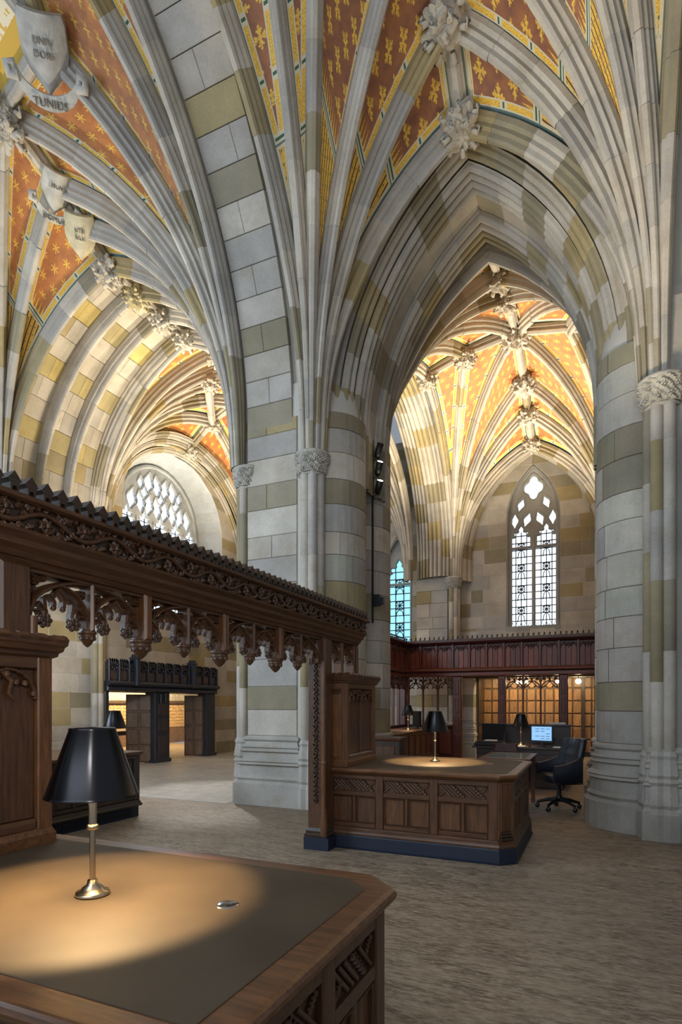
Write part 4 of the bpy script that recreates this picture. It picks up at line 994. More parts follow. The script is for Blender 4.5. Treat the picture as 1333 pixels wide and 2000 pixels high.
# jamb posts, flank arches and pedestals
for k, (ya, yb, sg) in enumerate(((1.85, 2.03, -1), (5.47, 5.66, 1))):
    m = MB(); m.fbox(F, ya, yb, -.10, .10, .15, 2.26, .02); m.build('jamb_post', WOODV, S, OAK)
    yi = yb if sg < 0 else ya   # opening side with carved vine strip and attached shaft
    m = MB(); m.tube([F(yi - sg*.006, .085, .42), F(yi - sg*.006, .085, 2.0)], .026, 10); m.build('attached_shaft', WOODV, S, OAKL)
    m = MB(); m.lathe((SX+.085, yi, 0), [(.04,.15),(.04,.36),(.033,.40),(.036,.42),(.026,.46)], 8); m.lathe((SX+.085, yi, 0), [(.028,.90),(.036,.91),(.030,.925),(.036,.94),(.028,.95)], 12); m.build('shaft_base', WOODV, S, OAKL)
    m = MB(); nv = 30; sp = [F(yi - sg*.012, -.01 + .022*sin(i*1.6), .5 + 1.5*i/60) for i in range(61)]; m.tube(sp, .010, 5)
    for i in range(nv): m.ball(F(yi - sg*.014, -.01 - .02*sin(i*3.2+.8), .52 + 1.48*i/nv), .015, 6, 4)
    m.build('vine_strip', WCARVE, S, OAKD)
    MB().fbox(F, ya-.03, yb+.03, -.14, .15, 0, .135).build('post_plinth', BLUESHADE, S)
    m = MB(); m.loft([[F(a, b, z) for a, b in ((ya-o, -.10-o), (yb+o, -.10-o), (yb+o, .10+o), (ya-o, .10+o))] for z, o in ((.135,.03),(.16,.035),(.175,.018),(.20,.02),(.23,.0))]); m.build('post_base', WOODX, S, OAKD)
def flank(ya, yb):
    """two open arches above a panelled pedestal"""
    w = yb - ya
    for i in range(3):
        a = ya + w*i/2; t_ = .03; MB().fbox(F, max(ya, a-t_), min(yb, a+t_), -.05, .06, 1.885, 2.26, .012).build('mullion', WOODV, S, OAKL)
    for i in range(2):
        a0 = ya + w*i/2 + .03; a1 = a0 + w/2 - .06; m = MB()
        m.bar([F(a, 0, z) for a, z in gothic(a0, a1, 2.02, 2.225, 8)], (1,0,0), .022, .07); am = (a0+a1)/2; e = (a1-a0)/2
        for s in (-1, 1):
            m.bar([F(am+s*e*.95,0,2.05), F(am+s*e*.55,0,2.085), F(am+s*e*.42,0,2.05)], (1,0,0), .018, .045); m.bar([F(am+s*e*.5,0,2.075), F(am+s*e*.4,0,2.13), F(am+s*e*.14,0,2.14), F(am+s*.01,0,2.17)], (1,0,0), .016, .045)
            m.ball(F(am+s*e*.42,0,2.04), .026, 8, 5, 1, lambda d: .85+.2*abs(cos(3*atan2(d.z,d.y)))); 
        m.fbox(F, a0, a1, -.01, .01, 2.20, 2.25); m.build('arch_tracery', WCARVE, S, OAK)
def pedestal(ya, yb, label):
    p = root('oak_pedestal', (SX+.02, (ya+yb)/2, ZT), label, 'pedestal'); x0, x1 = -2.80, -2.47; z0 = ZT + .004; ring = lambda o: [(x0-o,ya-o),(x1+o,ya-o),(x1+o,yb+o),(x0-o,yb+o)]
    outline_loft('carcass', WOODV, p, OAK, [(z0,-.035),(1.80,-.035)], ring)
    outline_loft('pedestal_base', WOODX, p, OAKL, [(z0,.012),(z0+.05,.012),(z0+.065,.004),(z0+.075,.0),(z0+.085,-.01)], ring)
    for Fp, L, nb in ((frame((x1,ya,0),(0,1,0),(1,0,0)), yb-ya, 1), (frame((x0,ya,0),(1,0,0),(0,-1,0)), x1-x0, 0), (frame((x1,yb,0),(-1,0,0),(0,1,0)), x1-x0, 0)):
        if nb:
            for a0, a1 in ((0,.08),(L-.08,L)): MB().fbox(Fp, a0, a1, -.035, 0, z0+.07, 1.78, .006).build('stile', WOODV, p, OAKL)
            MB().fbox(Fp, .08, L-.08, -.035, 0, 1.72, 1.78, .006).build('rail', WOODY, p, OAK); MB().fbox(Fp, .08, L-.08, -.035, 0, z0+.07, z0+.13, .015).build('rail', WOODY, p, OAK)
            MB().fbox(Fp, L/2-.015, L/2+.015, -.035, -.006, z0+.13, 1.60, .008).build('muntin', WOODV, p, OAK)
            for s in (0, 1): MB().fbox(Fp, .082+s*(L/2-.065), L/2-.017+s*(L/2-.065), -.04, -.026, z0+.132, 1.718, .004).build('panel', WOODV, p, tuple(c*.95 for c in OAK))
            m = MB(); nn = 2; w = (L-.16)/2
            for i in range(nn):
                a0 = .08 + w*i; m.bar([Fp(a, -.012, z) for a, z in gothic(a0+.01, a0+w-.01, 1.575, 1.70, 6)], Fp(0,1,0)-Fp(0,0,0), .016, .03)
                for q in range(9):
                    f = q/8; m.ball(Fp(a0 + .02 + (w-.04)*f, -.010, 1.60 + .075*sin(pi*f) + .02*(q % 2)), .019, 6, 4, 1, lambda d: .75+.35*abs(cos(4*d.z+3*d.y)))
                for s in (-1, 1): m.tube([Fp(a0+w/2+s*.02, -.012, 1.70), Fp(a0+w/2+s*.07, -.008, 1.66), Fp(a0+w/2+s*.05, -.004, 1.60), Fp(a0+w/2+s*.085, -.008, 1.565)], [.012,.016,.012,.004], 5)
            m.build('leaf_tracery', WCARVE, p, OAK)
        else:
            MB().fbox(Fp, .004, L-.004, -.030, .003, z0+.07, 1.779, .004).build('post_face', WOODV, p, OAKL)
            MB().fbox(Fp, .07, L-.07, 0, .010, z0+.10, 1.66, .006).build('raised_fillet', WOODV, p, tuple(c*1.2 for c in OAKL))
            m = MB(); [m.fbox(Fp, .07-.006*i, L-.07+.006*i, 0, .012+.006*i, 1.66+.022*i, 1.678+.022*i, .004) for i in range(3)]; m.build('fillet_cap', WOODX, p, OAK)
    outline_loft('cornice', WOODY, p, OAK, [(1.775,0),(1.785,.018),(1.80,.020),(1.81,.035),(1.83,.040),(1.84,.05),(1.855,.052),(1.86,.03),(1.885,.03)], ring)
    bm = MB(); bm.loft([[Vector((b, a, z)) for b, z in ((0,0),(.03,0),(.036,.012),(.022,.03),(0,.036))] for a in (-.024, .024)]); me = bm.mesh('cornice_block_mesh', WOODY)
    nb = 11
    for i in range(nb): inst(me, 'cornice_block', p, (x1+.028, ya + (yb-ya)*i/(nb-1), 1.855), color=OAK)
    for i in range(5): inst(me, 'cornice_block', p, (x0 + .02 + (x1-x0)*i/4, ya-.028, 1.855), (0,0,-pi/2), OAK)
    for i in range(5): inst(me, 'cornice_block', p, (x0 + .02 + (x1-x0)*i/4, yb+.028, 1.855), (0,0,pi/2), OAK)
flank(5.66, 6.40); flank(1.02, 1.85)
pedestal(5.70, 6.58, 'oak pedestal with twin leafy panels standing on the middle desk')
pedestal(1.05, 2.02, 'dark oak pedestal under the screen at the left edge of the view')
m = MB(); m.fbox(F, 6.40, 6.46, -.06, .08, 1.895, 2.26, .012); m.build('end_post', WOODV, S, OAK)
m = MB(); m.fbox(F, .60, .70, -.08, .08, 0, 2.26, .012); m.build('end_post', WOODV, S, OAKD)
# ---------------------------------------------------------------- counter in the nave, left
def counter(label, x0, x1, y0, y1, z, nb, grille, col=OAKD, subs=2):
    c = root('counter', ((x0+x1)/2, (y0+y1)/2, 0), label, 'counter'); ring = lambda o: [(x0-o,y0-o),(x1+o,y0-o),(x1+o,y1+o),(x0-o,y1+o)]
    outline_loft('plinth', BLUESHADE, c, None, [(0,-.01),(.15,-.01)], ring)
    outline_loft('carcass', WOODV, c, OAKD, [(.14,-.05),(z-.06,-.05)], ring)
    outline_loft('base_moulding', WOODY, c, col, [(.15,.02),(.17,.03),(.19,.015),(.23,.0),(.24,-.02)], ring)
    outline_loft('counter_top', WOODY, c, OAK, [(z-.07,-.01),(z-.055,.01),(z-.04,.03),(z-.02,.035),(z-.004,.03),(z,.02)], ring)
    panel_face(c, frame((x1,y0,0),(0,1,0),(1,0,0)), y1-y0, .235, z-.06, nb, col=col, carved=False, sub=subs)
    panel_face(c, frame((x0,y0,0),(1,0,0),(0,-1,0)), x1-x0, .235, z-.06, 1, col=col, carved=False, sub=subs)
    if grille:
        Fg = frame((x1,y0,0),(0,1,0),(1,0,0)); g = MB(); L = y1-y0
        for i in range(3): g.fbox(Fg, .1, L-.15, .0, .006, .035+.045*i, .043+.045*i)
        k = int((L-.25)/.045)
        for i in range(k+1): g.fbox(Fg, .1+.045*i, .106+.045*i, .0, .006, .035, .133)
        g.build('grille', BLACK, c, kind='stuff')
    return c
counter('dark panelled counter in the nave behind the foreground lamp', -7.0, -5.78, 3.3, 6.12, .90, 4, True)
desk_lamp('small bronze lamp on the nave counter, peeping above the foreground lamp shade', -6.05, 5.93, .90, lit=False, h=.56)
# ---------------------------------------------------------------- dark door screen on the left wall
K = root('door_screen', (-10.7, 12.7, 0), 'blue-black carved door screen with battlements against the left wall', 'screen')
Fk = frame((-10.88, 10.05, 0), (0,1,0), (1,0,0)); LK = 4.28
MB().fbox(Fk, 0, LK, .02, .42, 1.86, 1.98, .03).build('lintel', WOODY, K, INK)
moulding(Fk, [(.02,1.98),(.42,1.98),(.50,2.02),(.50,2.06),(.46,2.10),(.02,2.10)], 0, LK, 'cornice', WOODY, K, INK)
MB().fbox(Fk, .02, LK-.02, .02, .36, 2.10, 2.56).build('frieze_board', WOODY, K, (.055,.04,.035))
nb = 13
for i in range(nb+1):
    a = .04 + (LK-.08)*i/nb; MB().fbox(Fk, a-.022, a+.022, .36, .44, 2.08, 2.60, .01).build('buttress', WOODV, K, INK)
for i in range(nb):
    a0 = .065 + (LK-.08)*i/nb; w = (LK-.08)/nb - .05; m = MB()
    MB().fbox(Fk, a0, a0+w, .36, .372, 2.12, 2.36, .01).build('panel', WOODV, K, (.075,.05,.045))
    m.bar([Fk(a, .39, z) for a, z in gothic(a0, a0+w, 2.36, 2.50, 5)], (1,0,0), .025, .05)
    for q in range(4): m.ball(Fk(a0 + w*(q+.5)/4, .39, 2.38 + .04*(q % 2)), .03, 6, 4, 1, lambda d: .7+.4*abs(cos(5*d.z+4*d.y)))
    for q in range(5): m.ball(Fk(a0 + w*(q+.5)/5, .39, 2.50 + .02*(q % 2)), .026, 5, 4)
    m.build('tracery', WCARVE, K, INK)
    for q in range(4): MB().loft([[Fk(a0 + w*(q+.5)/4 + s*.028, b, 2.56), Fk(a0 + w*(q+.5)/4 + s*.034, b, 2.60), Fk(a0 + w*(q+.5)/4, b, 2.64)] for s, b in ((-1,.40),(1,.40))] + [[Fk(a0 + w*(q+.5)/4 + .028, .36, 2.56), Fk(a0 + w*(q+.5)/4 + .034, .36, 2.60), Fk(a0 + w*(q+.5)/4, .36, 2.64)]]).build('crest_leaf', WOODY, K, INK)
for a in (.90, 3.08): 
    m = MB(); m.fbox(Fk, a-.07, a+.07, .30, .52, 2.0, 2.72, .02); m.fbox(Fk, a-.085, a+.085, .28, .54, 2.66, 2.70); m.fbox(Fk, a-.05, a+.05, .32, .50, 2.72, 2.78); m.build('pinnacle', WOODV, K, INK)
def leaf_door(F, a0, a1, z0, z1, nc_, nr_, col, parent, b=.02, name='door_leaf'):
    MB().fbox(F, a0, a1, b-.03, b, z0, z1).build(name, WOODV, parent, tuple(c*.75 for c in col)); w = (a1-a0)/nc_; h = (z1-z0)/nr_
    for i in range(nc_):
        for j in range(nr_): 
            k = random.uniform(.85, 1.15); MB().fbox(F, a0+w*i+.02, a0+w*(i+1)-.02, b, b+.016, z0+h*j+.022, z0+h*(j+1)-.022, .014).build('panel', WOODV, parent, tuple(c*k for c in col))
# posts and open door leaves
for a0, a1, z in ((.0,.13,1.86), (1.66,2.24,1.86), (3.84,4.26,1.86)):
    MB().fbox(Fk, a0, a1, .02, .34, .06, z, .02).build('jamb', WOODV, K, INK); MB().fbox(Fk, a0-.02, a1+.02, .0, .38, 0, .10, .01).build('jamb_foot', WOODX, K, INK)
m = MB(); [m.fbox(Fk, 1.78, 2.12, .34, .36, z0, z0+h, .008) for z0, h in ((.25,.45),(.85,.3),(1.25,.3))]
for q in range(8): m.ball(Fk(1.87 + .17*(q % 2), .36, 1.6 + .03*q), .04, 6, 4, 1, lambda d: .7+.4*abs(cos(5*d.z+4*d.y)))
m.build('jamb_panel', WOODV, K, (.04,.03,.035))
FD = frame((-10.7, 11.74, 0), (-.80,-.60,0), (.60,-.80,0)); leaf_door(FD, -.02, .62, .02, 1.80, 2, 4, (.15,.085,.042), K)
FD = frame((-10.7, 13.9, 0), (-.80,-.60,0), (.60,-.80,0)); leaf_door(FD, -.02, .52, .02, 1.80, 2, 4, (.15,.085,.042), K)
# reading room beyond
RR = root('wall_room', (-16, 14, 0), kind='structure'); RR.name = 'wall_left_room'
MB().box(-16.2, -16, 9, 21, 0, 3.2).build('plaster', STONE, RR, (.5,.47,.4)); MB().box(-16, -11.05, 21, 21.2, 0, 3.2).build('plaster', STONE, RR, (.5,.47,.4)); MB().box(-16, -11.05, 9.0, 9.2, 0, 3.2).build('plaster', STONE, RR, (.5,.47,.4)); MB().box(-16.2, -11.05, 9, 21.2, 3.2, 3.3).build('plaster', STONE, RR, (.4,.38,.33))
CC = root('card_catalogue', (-15.6, 15.6, 0), 'warmly lit wall of small card catalogue drawers seen through the dark door screen', 'catalogue')
Fc = frame((-15.6, 11.6, 0), (0,1,0), (1,0,0)); MB().fbox(Fc, 0, 8.6, -.4, 0, 0, .60).build('cabinet_base', WOODY, CC, (.16,.09,.05)); MB().fbox(Fc, 0, 8.6, -.4, -.02, .6, 1.55).build('carcass', WOODY, CC, (.20,.12,.06)); MB().fbox(Fc, 0, 8.6, -.4, .08, 1.55, 1.68, .03).build('cornice', WOODY, CC, (.08,.05,.03))
dm = MB(); dm.fbox(frame((0,0,0),(0,1,0),(1,0,0)), -.075, .075, -.02, .006, -.058, .058, .008); dm.fbox(frame((0,0,0),(0,1,0),(1,0,0)), -.035, .035, .006, .012, -.015, .03); DM = dm.mesh('drawer_mesh', WOODY)
pl = MB().fbox(frame((0,0,0),(0,1,0),(1,0,0)), -.026, .026, .012, .014, -.008, .024).mesh('label_mesh', PAPER)
for i in range(34):
    for j in range(7):
        p_ = Fc(2.9 + .162*i, 0, .68 + .128*j); o = inst(DM, 'drawer', CC, p_, color=(.50,.33,.16)); inst(pl, 'drawer_label', o, p_)
lamp_obj('catalogue_light', 'AREA', (-14.2, 15.4, 3.0), 260, (1,.74,.42), (-15.8,15.8,.8), shape='RECTANGLE', size=5, size_y=.5)
lamp_obj('room_light', 'POINT', (-13.2, 13.0, 2.6), 45, (1,.85,.62), shadow_soft_size=.3)
def table(label, x0, x1, y0, y1, z, col, leg=.06, glass=False, cat='table'):
    t = root('reading_table', ((x0+x1)/2, (y0+y1)/2, 0), label, cat); ring = lambda o: [(x0-o,y0-o),(x1+o,y0-o),(x1+o,y1+o),(x0-o,y1+o)]
    outline_loft('table_top', WOODX, t, col, [(z-.035,0),(z-.03,.012),(z-.01,.016),(z,.008)], ring); outline_loft('apron', WOODX, t, col, [(z-.13,-.04),(z-.035,-.04)], ring)
    if glass: MB().box(x0+.08, x1-.08, y0+.08, y1-.08, z, z+.003).build('inset_top', GLASSTOP, t)
    for x in (x0+.05, x1-.05):
        for y in (y0+.05, y1-.05):
            m = MB(); h = leg/2; m.loft([[V(x-q,y-q,zz), V(x+q,y-q,zz), V(x+q,y+q,zz), V(x-q,y+q,zz)] for zz, q in ((0,h*.9),(.07,h*.9),(.075,h*.75),(z-.17,h),(z-.165,h*1.2),(z-.14,h*1.2),(z-.135,h),(z-.03,h))]); m.build('leg', WOODV, t, col)
    return t
table('dark wooden table in the lit catalogue room beyond the door screen', -13.6, -12.6, 12.4, 14.1, .76, (.07,.04,.03))
def side_chair(label, x, y, rz, col=(.04,.028,.025)):
    c = root('wooden_chair', (x,y,0), label, 'chair'); R_ = Matrix.Rotation(rz, 4, 'Z'); L = lambda a,b,z: Vector((x,y,0)) + R_ @ Vector((a,b,z))
    Fq = lambda a,b,z: L(a,b,z); MB().fbox(Fq, -.22, .22, -.21, .21, .42, .455, .01).build('seat', WOODX, c, col)
    for a in (-.19,.19):
        MB().fbox(Fq, a-.018, a+.018, -.20, -.165, 0, .42).build('leg', WOODV, c, col); MB().tube([L(a,.19,0), L(a,.19,.45), L(a,.25,.86)], .02, 5).build('leg', WOODV, c, col)
    MB().fbox(Fq, -.2, .2, .225, .25, .72, .86).build('backrest', WOODX, c, col); MB().fbox(Fq, -.19, .19, -.19, .19, .18, .20).build('stretcher', WOODX, c, col)
side_chair('dark wooden chair at the table in the catalogue room', -12.2, 13.3, -pi/2)
# ---------------------------------------------------------------- red screen in the far bay
Q = root('red_screen', (-1.9, 15.6, 0), 'long red mahogany screen with pierced crest across the far aisle bay', 'screen')
Fq = frame((-4.95, 15.6, 0), (1,0,0), (0,-1,0)); LQ = 5.9
def red_bits(F, L, nbay, off, seed):
    rnd = random.Random(seed)
    MB().fbox(F, 0, L, -.20, .05, 2.30, 2.42, .02).build('beam', WOODX, Q, RED)
    moulding(F, [(-.2,2.42),(.09,2.42),(.12,2.45),(.12,2.47),(.07,2.52),(-.2,2.52)], 0, L, 'beam_moulding', WOODX, Q, tuple(c*.6 for c in RED))
    MB().fbox(F, 0, L, -.2, -.03, 2.50, 3.22).build('frieze_board', WOODX, Q, REDD)
    moulding(F, [(-.2,3.16),(.04,3.16),(.10,3.20),(.13,3.24),(.13,3.26),(.10,3.28),(-.2,3.28)], 0, L, 'cornice', WOODX, Q, REDD)
    w = L/nbay
    for i in range(nbay+1): MB().fbox(F, max(0, w*i-.03), min(L, w*i+.03), -.03, .05, 2.50, 3.18, .01).build('stile', WOODV, Q, tuple(c*.7 for c in RED))
    for i in range(nbay):
        for q in range(3):
            k = rnd.uniform(.7, 1.45); a = w*i + .035 + (w-.07)*q/3; MB().fbox(F, a+.003, a+(w-.07)/3-.003, -.03, .0, 2.53, 3.12, .006).build('board', WOODV, Q, tuple(c*k for c in RED))
        m = MB(); m.bar([F(a, .02, z) for a, z in gothic(w*i+.04, w*(i+.5), 2.98, 3.12, 4)], F(0,1,0)-F(0,0,0), .022, .03); m.bar([F(a, .02, z) for a, z in gothic(w*(i+.5), w*(i+1)-.04, 2.98, 3.12, 4)], F(0,1,0)-F(0,0,0), .022, .03)
        for q in range(7): m.ball(F(w*i + w*(q+.7)/7.4, .02, 3.05 + .04*(q % 2)), .034, 6, 4, 1, lambda d: .7+.4*abs(cos(5*d.z+4*d.x)))
        m.build('leaf_tracery', WCARVE, Q, REDD)
    n = int(L/.13)
    for i in range(n):
        a = L*(i+.5)/n; m = MB(); m.tube([F(a,.06,3.28), F(a,.06,3.40)], .010, 4); m.ball(F(a,.06,3.37), .026, 5, 4); m.tube([F(a-.055,.06,3.30), F(a,.06,3.34), F(a+.055,.06,3.30)], .012, 4); m.build('crest_leaf', WOODX, Q, (.022,.012,.014))
    MB().fbox(F, 0, L, .03, .09, 3.27, 3.30).build('crest_rail', WOODX, Q, (.022,.012,.014))
red_bits(Fq, LQ, 13, 0, 1)
Fs = frame((-4.95, 11.6, 0), (0,1,0), (1,0,0)); red_bits(Fs, 4.0, 9, 0, 2)
def post(F, a0, a1, col=RED, z1=2.3):
    MB().fbox(F, a0, a1, -.12, .04, .0, z1, .02).build('post', WOODV, Q, tuple(c*.6 for c in col))
    m = MB(); w = a1 - a0; [m.fbox(F, a0+w*.28, a1-w*.28, .04, .055, .3+i*.5, .7+i*.5, .01) for i in range(4)]; m.build('post_panel', WOODV, Q, tuple(c*.5 for c in col))
def tracery_window(F, a0, a1, n, z_sill=.98, glass=None):
    w = (a1-a0)/n
    for i in range(1, n): MB().fbox(F, a0+w*i-.022, a0+w*i+.022, -.05, .03, z_sill, 2.3, .01).build('mullion', WOODV, Q, tuple(c*.6 for c in RED))
    for i in range(n):
        b0, b1 = a0+w*i+.022, a0+w*(i+1)-.022; am = (b0+b1)/2; m = MB(); nn = F(0,1,0)-F(0,0,0)
        m.bar([F(a,0,z) for a, z in gothic(b0, b1, 1.95, 2.15, 6)], nn, .028, .04); m.bar([F(a,0,z) for a, z in gothic(b0, am, 2.12, 2.28, 4)], nn, .022, .04); m.bar([F(a,0,z) for a, z in gothic(am, b1, 2.12, 2.28, 4)], nn, .022, .04)
        for s in (-1, 1): m.bar([F(am+s*w*.42,0,1.98), F(am+s*w*.22,0,2.02), F(am+s*w*.12,0,1.98)], nn, .03, .04); m.bar([F(am+s*w*.3,0,2.0), F(am+s*w*.12,0,2.08), F(am,0,2.16)], nn, .022, .04); m.ball(F(am+s*w*.3,0,2.2), .04, 6, 4); m.bar([F(am,0,2.1), F(am,0,2.28)], nn, .02, .04)
        m.build('window_tracery', WCARVE, Q, REDD)
        if glass: MB().fbox(F, b0, b1, -.02, -.012, z_sill, 2.0).build('pane', glass, Q)
    MB().fbox(F, a0, a1, -.07, .06, z_sill-.06, z_sill, .01).build('sill', WOODX, Q, REDD)
    for i in range(n): MB().fbox(F, a0+w*i+.03, a0+w*(i+1)-.03, -.04, .0, .16, z_sill-.09, .02).build('panel', WOODV, Q, tuple(c*.75 for c in RED))
    MB().fbox(F, a0, a1, -.06, -.03, .0, z_sill-.05).build('back_board', WOODV, Q, REDD)
P0 = 4.95
post(Fq, 0, .10); tracery_window(Fq, .10, 1.36, 3); post(Fq, 1.36, 1.60); post(Fq, 2.57, 2.77); tracery_window(Fq, 2.77, 4.08, 3, 1.0); post(Fq, 4.08, 4.30); post(Fq, 5.6, 5.85)
post(Fs, 0, .12); tracery_window(Fs, .12, 3.9, 8); post(Fs, 3.88, 4.0)
# panelled doors at the back, warmly lit
DW = root('door_1', (-1.6, 18.2, 0), kind='structure'); Fd = frame((-3.25, 18.2, 0), (1,0,0), (0,-1,0)); MB().fbox(Fd, -.6, 4.2, -.1, -.04, 0, 2.5).build('back_board', WOODV, DW, OAKD)
nn_ = 0
for i in range(17):
    for j in range(6):
        k = random.uniform(.8, 1.3); MB().fbox(Fd, -.5 + .26*i+.015, -.5 + .26*(i+1)-.015, -.04, -.01, .12 + .38*j+.015, .12+.38*(j+1)-.015, .02).build('panel', WOODV, DW, (.25*k,.135*k,.05*k))
for a in (0, .62, 2.9, 3.25): MB().fbox(Fd, a-.05, a+.05, -.03, .9 if a in (0, 3.25) else .04, 0, 2.42).build('jamb', WOODV, DW, OAKD)
MB().fbox(Fd, -.6, 4.2, -.1, 1.0, 2.32, 2.5).build('lintel', WOODX, DW, OAKD)
lamp_obj('vestibule_light', 'AREA', (-1.6, 17.4, 2.28), 34, (1,.72,.40), (-1.6, 18.1, .6), shape='RECTANGLE', size=3, size_y=.3)
# low stone jamb with moulded base behind the screen
for x0, x1 in ((-3.72,-3.28),(.12,.62)):
    sj = root('stone_jamb', ((x0+x1)/2, 17.0, 0), 'pale stone door jamb behind the red screen, ' + ('left of the panelled doors' if x0 < -1 else 'right of the panelled doors'), 'jamb')
    for c0, c1, bd in courses(1.06, 2.31): MB().box(x0, x1, 16.85, 17.26, c0+.003, c1-.003).build('stone', STONE, sj, tone(bd, .1))
    base_box(sj, x0+.02, x1-.02, 16.9, 17.24, .6)
# counter, lamp and monitor in front of the red side screen
counter('long low panelled counter with lamp and dark monitor, left side of the far bay', -4.75, -3.92, 11.2, 15.2, .92, 8, False, (.10,.04,.022), 1)
desk_lamp('bronze lamp on the far counter, beside the dark monitor', -4.15, 13.3, .92, h=.60, energy=14)
def monitor(label, x, y, z, rz, w, h, lit):
    m_ = root('monitor', (x,y,z), label, 'monitor'); R_ = Matrix.Rotation(rz, 4, 'Z'); L = lambda a,b,c: Vector((x,y,z)) + R_ @ Vector((a,b,c))
    MB().lathe((x,y,z), [(0,0),(.11,0),(.11,.008),(.03,.02),(0,.02)], 20).build('foot', PLASTIC, m_); MB().fbox(L, -.025,.025,.01,.04,.01,.14).build('neck', PLASTIC, m_)
    MB().fbox(L, -w/2, w/2, -.015, .035, .07, .09+h, .008).build('housing', PLASTIC, m_)
    if lit:
        MB().fbox(L, -w/2+.018, w/2-.018, -.019, -.015, .115, .07+h).build('screen', SCREENLIT, m_)
        k = MB()
        for r, cells in enumerate(((1,1,1),(1,1,0),(0,0,1),(1,1,1),(0,1,1))):
            for c_, on in enumerate(cells):
                if on: a = -w*.28 + c_*w*.24; zz = .07 + h - .035 - r*h*.15; k.fbox(L, a, a+w*.18, -.0205, -.019, zz-.012, zz)
        k.build('screen_text', SCREENDARK, m_)
        MB().fbox(L, -.03, .03, -.022, -.015, .082, .1).build('badge', STEEL, m_)
    else: MB().fbox(L, -w/2+.018, w/2-.018, -.019, -.015, .10, .07+h).build('screen', BLACK, m_)
monitor('dark monitor on the far counter seen beyond its lamp', -4.2, 14.2, .92, -.9, .48, .36, False)
# ---------------------------------------------------------------- staff desk with monitor, printer, lamp
ST = root('staff_desk', (-1.3, 11.3, 0), 'dark staff desk crowded with monitor, scanner and lamp in the far bay', 'desk')
MB().box(-2.15, -.45, 10.95, 11.75, .725, .76).build('desk_top', WOODX, ST, (.035,.02,.018)); MB().box(-2.08, -.52, 11.0, 11.7, .62, .725).build('apron', WOODX, ST, (.025,.015,.014))
for x in (-2.05, -1.0): MB().box(x-.03, x+.47, 11.02, 11.68, 0, .62).build('pedestal', WOODV, ST, (.03,.017,.016))
for x in (-2.05, -1.0):
    for j in range(3): MB().box(x-.015, x+.455, 11.0, 11.02, .04+.195*j, .22+.195*j).build('drawer', WOODX, ST, (.045,.024,.02))
MB().box(-2.15, -.45, 12.0, 12.1, 0, 1.12).build('rear_panel', WOODV, ST, (.022,.014,.016)); MB().box(-2.2, -.4, 11.92, 12.16, 1.12, 1.15).build('rear_shelf', WOODX, ST, (.03,.018,.018)); MB().box(-2.15, -.45, 11.7, 12.0, .5, .62).build('cross_tie', WOODX, ST, (.022,.014,.016))
monitor('lit monitor with pale blue screen on the staff desk', -.92, 11.22, .76, -.22, .40, .30, True)
monitor('black monitor back seen behind the flatbed scanner on the staff desk', -1.85, 11.55, .76, 2.9, .46, .32, False)
desk_lamp('dark bronze lamp on the staff desk between the two monitors', -1.32, 11.45, .76, energy=7)
sc = root('scanner', (-1.85, 11.2, .76), 'flat black scanner at the left end of the staff desk', 'scanner')
MB().loft([[V(x,y,z) for x, y in ((-2.12+o,10.98+o),(-1.58-o,10.98+o),(-1.58-o,11.36-o),(-2.12+o,11.36-o))] for z, o in ((.762,.01),(.775,0),(.815,0),(.825,.02))]).build('scanner_body', PLASTIC, sc)
MB().box(-2.10,-1.60,11.0,11.34,.826,.845).build('scanner_lid', PLASTIC, sc); MB().box(-1.95,-1.9,10.975,10.98,.79,.8).build('badge', STEEL, sc)
def papers(label, x0, x1, y0, y1, z, n, cat='papers'):
    p = root('paper_stack', ((x0+x1)/2,(y0+y1)/2,z), label, cat)
    for i in range(n): d = random.uniform(-.012,.012); MB().box(x0+d, x1+d, y0+d, y1+d, z+.001+.006*i, z+.005+.006*i).build('sheet', PAPER, p)
papers('loose white papers lying on top of the black scanner', -1.95, -1.74, 11.06, 11.30, .846, 3)
papers('white papers on the staff desk between scanner and lit monitor', -1.5, -1.2, 11.02, 11.25, .76, 2)
papers('shallow pile of white papers on the shelf behind the lit monitor', -.85, -.55, 11.95, 12.12, 1.15, 6)
papers('open papers right of the lit monitor on the staff desk', -.72, -.5, 11.0, 11.2, .76, 2)
ph = root('desk_printer', (-.62, 11.55, .76), 'small black printer right behind the lit monitor', 'printer'); MB().box(-.78,-.48,11.42,11.7,.762,.90).build('printer_body', PLASTIC, ph); MB().box(-.76,-.5,11.44,11.68,.90,.925).build('printer_lid', PLASTIC, ph)
mo = root('computer_mouse', (-1.1,11.02,.76), 'small black computer mouse left of the lit monitor', 'mouse'); MB().ball((-1.12,11.03,.774), .03, 10, 6, .5).build('mouse_body', PLASTIC, mo)
table('small red-brown table with glass inset top, right behind the middle desk', -1.55, -.86, 8.45, 9.55, .77, (.095,.028,.018), .065, True)
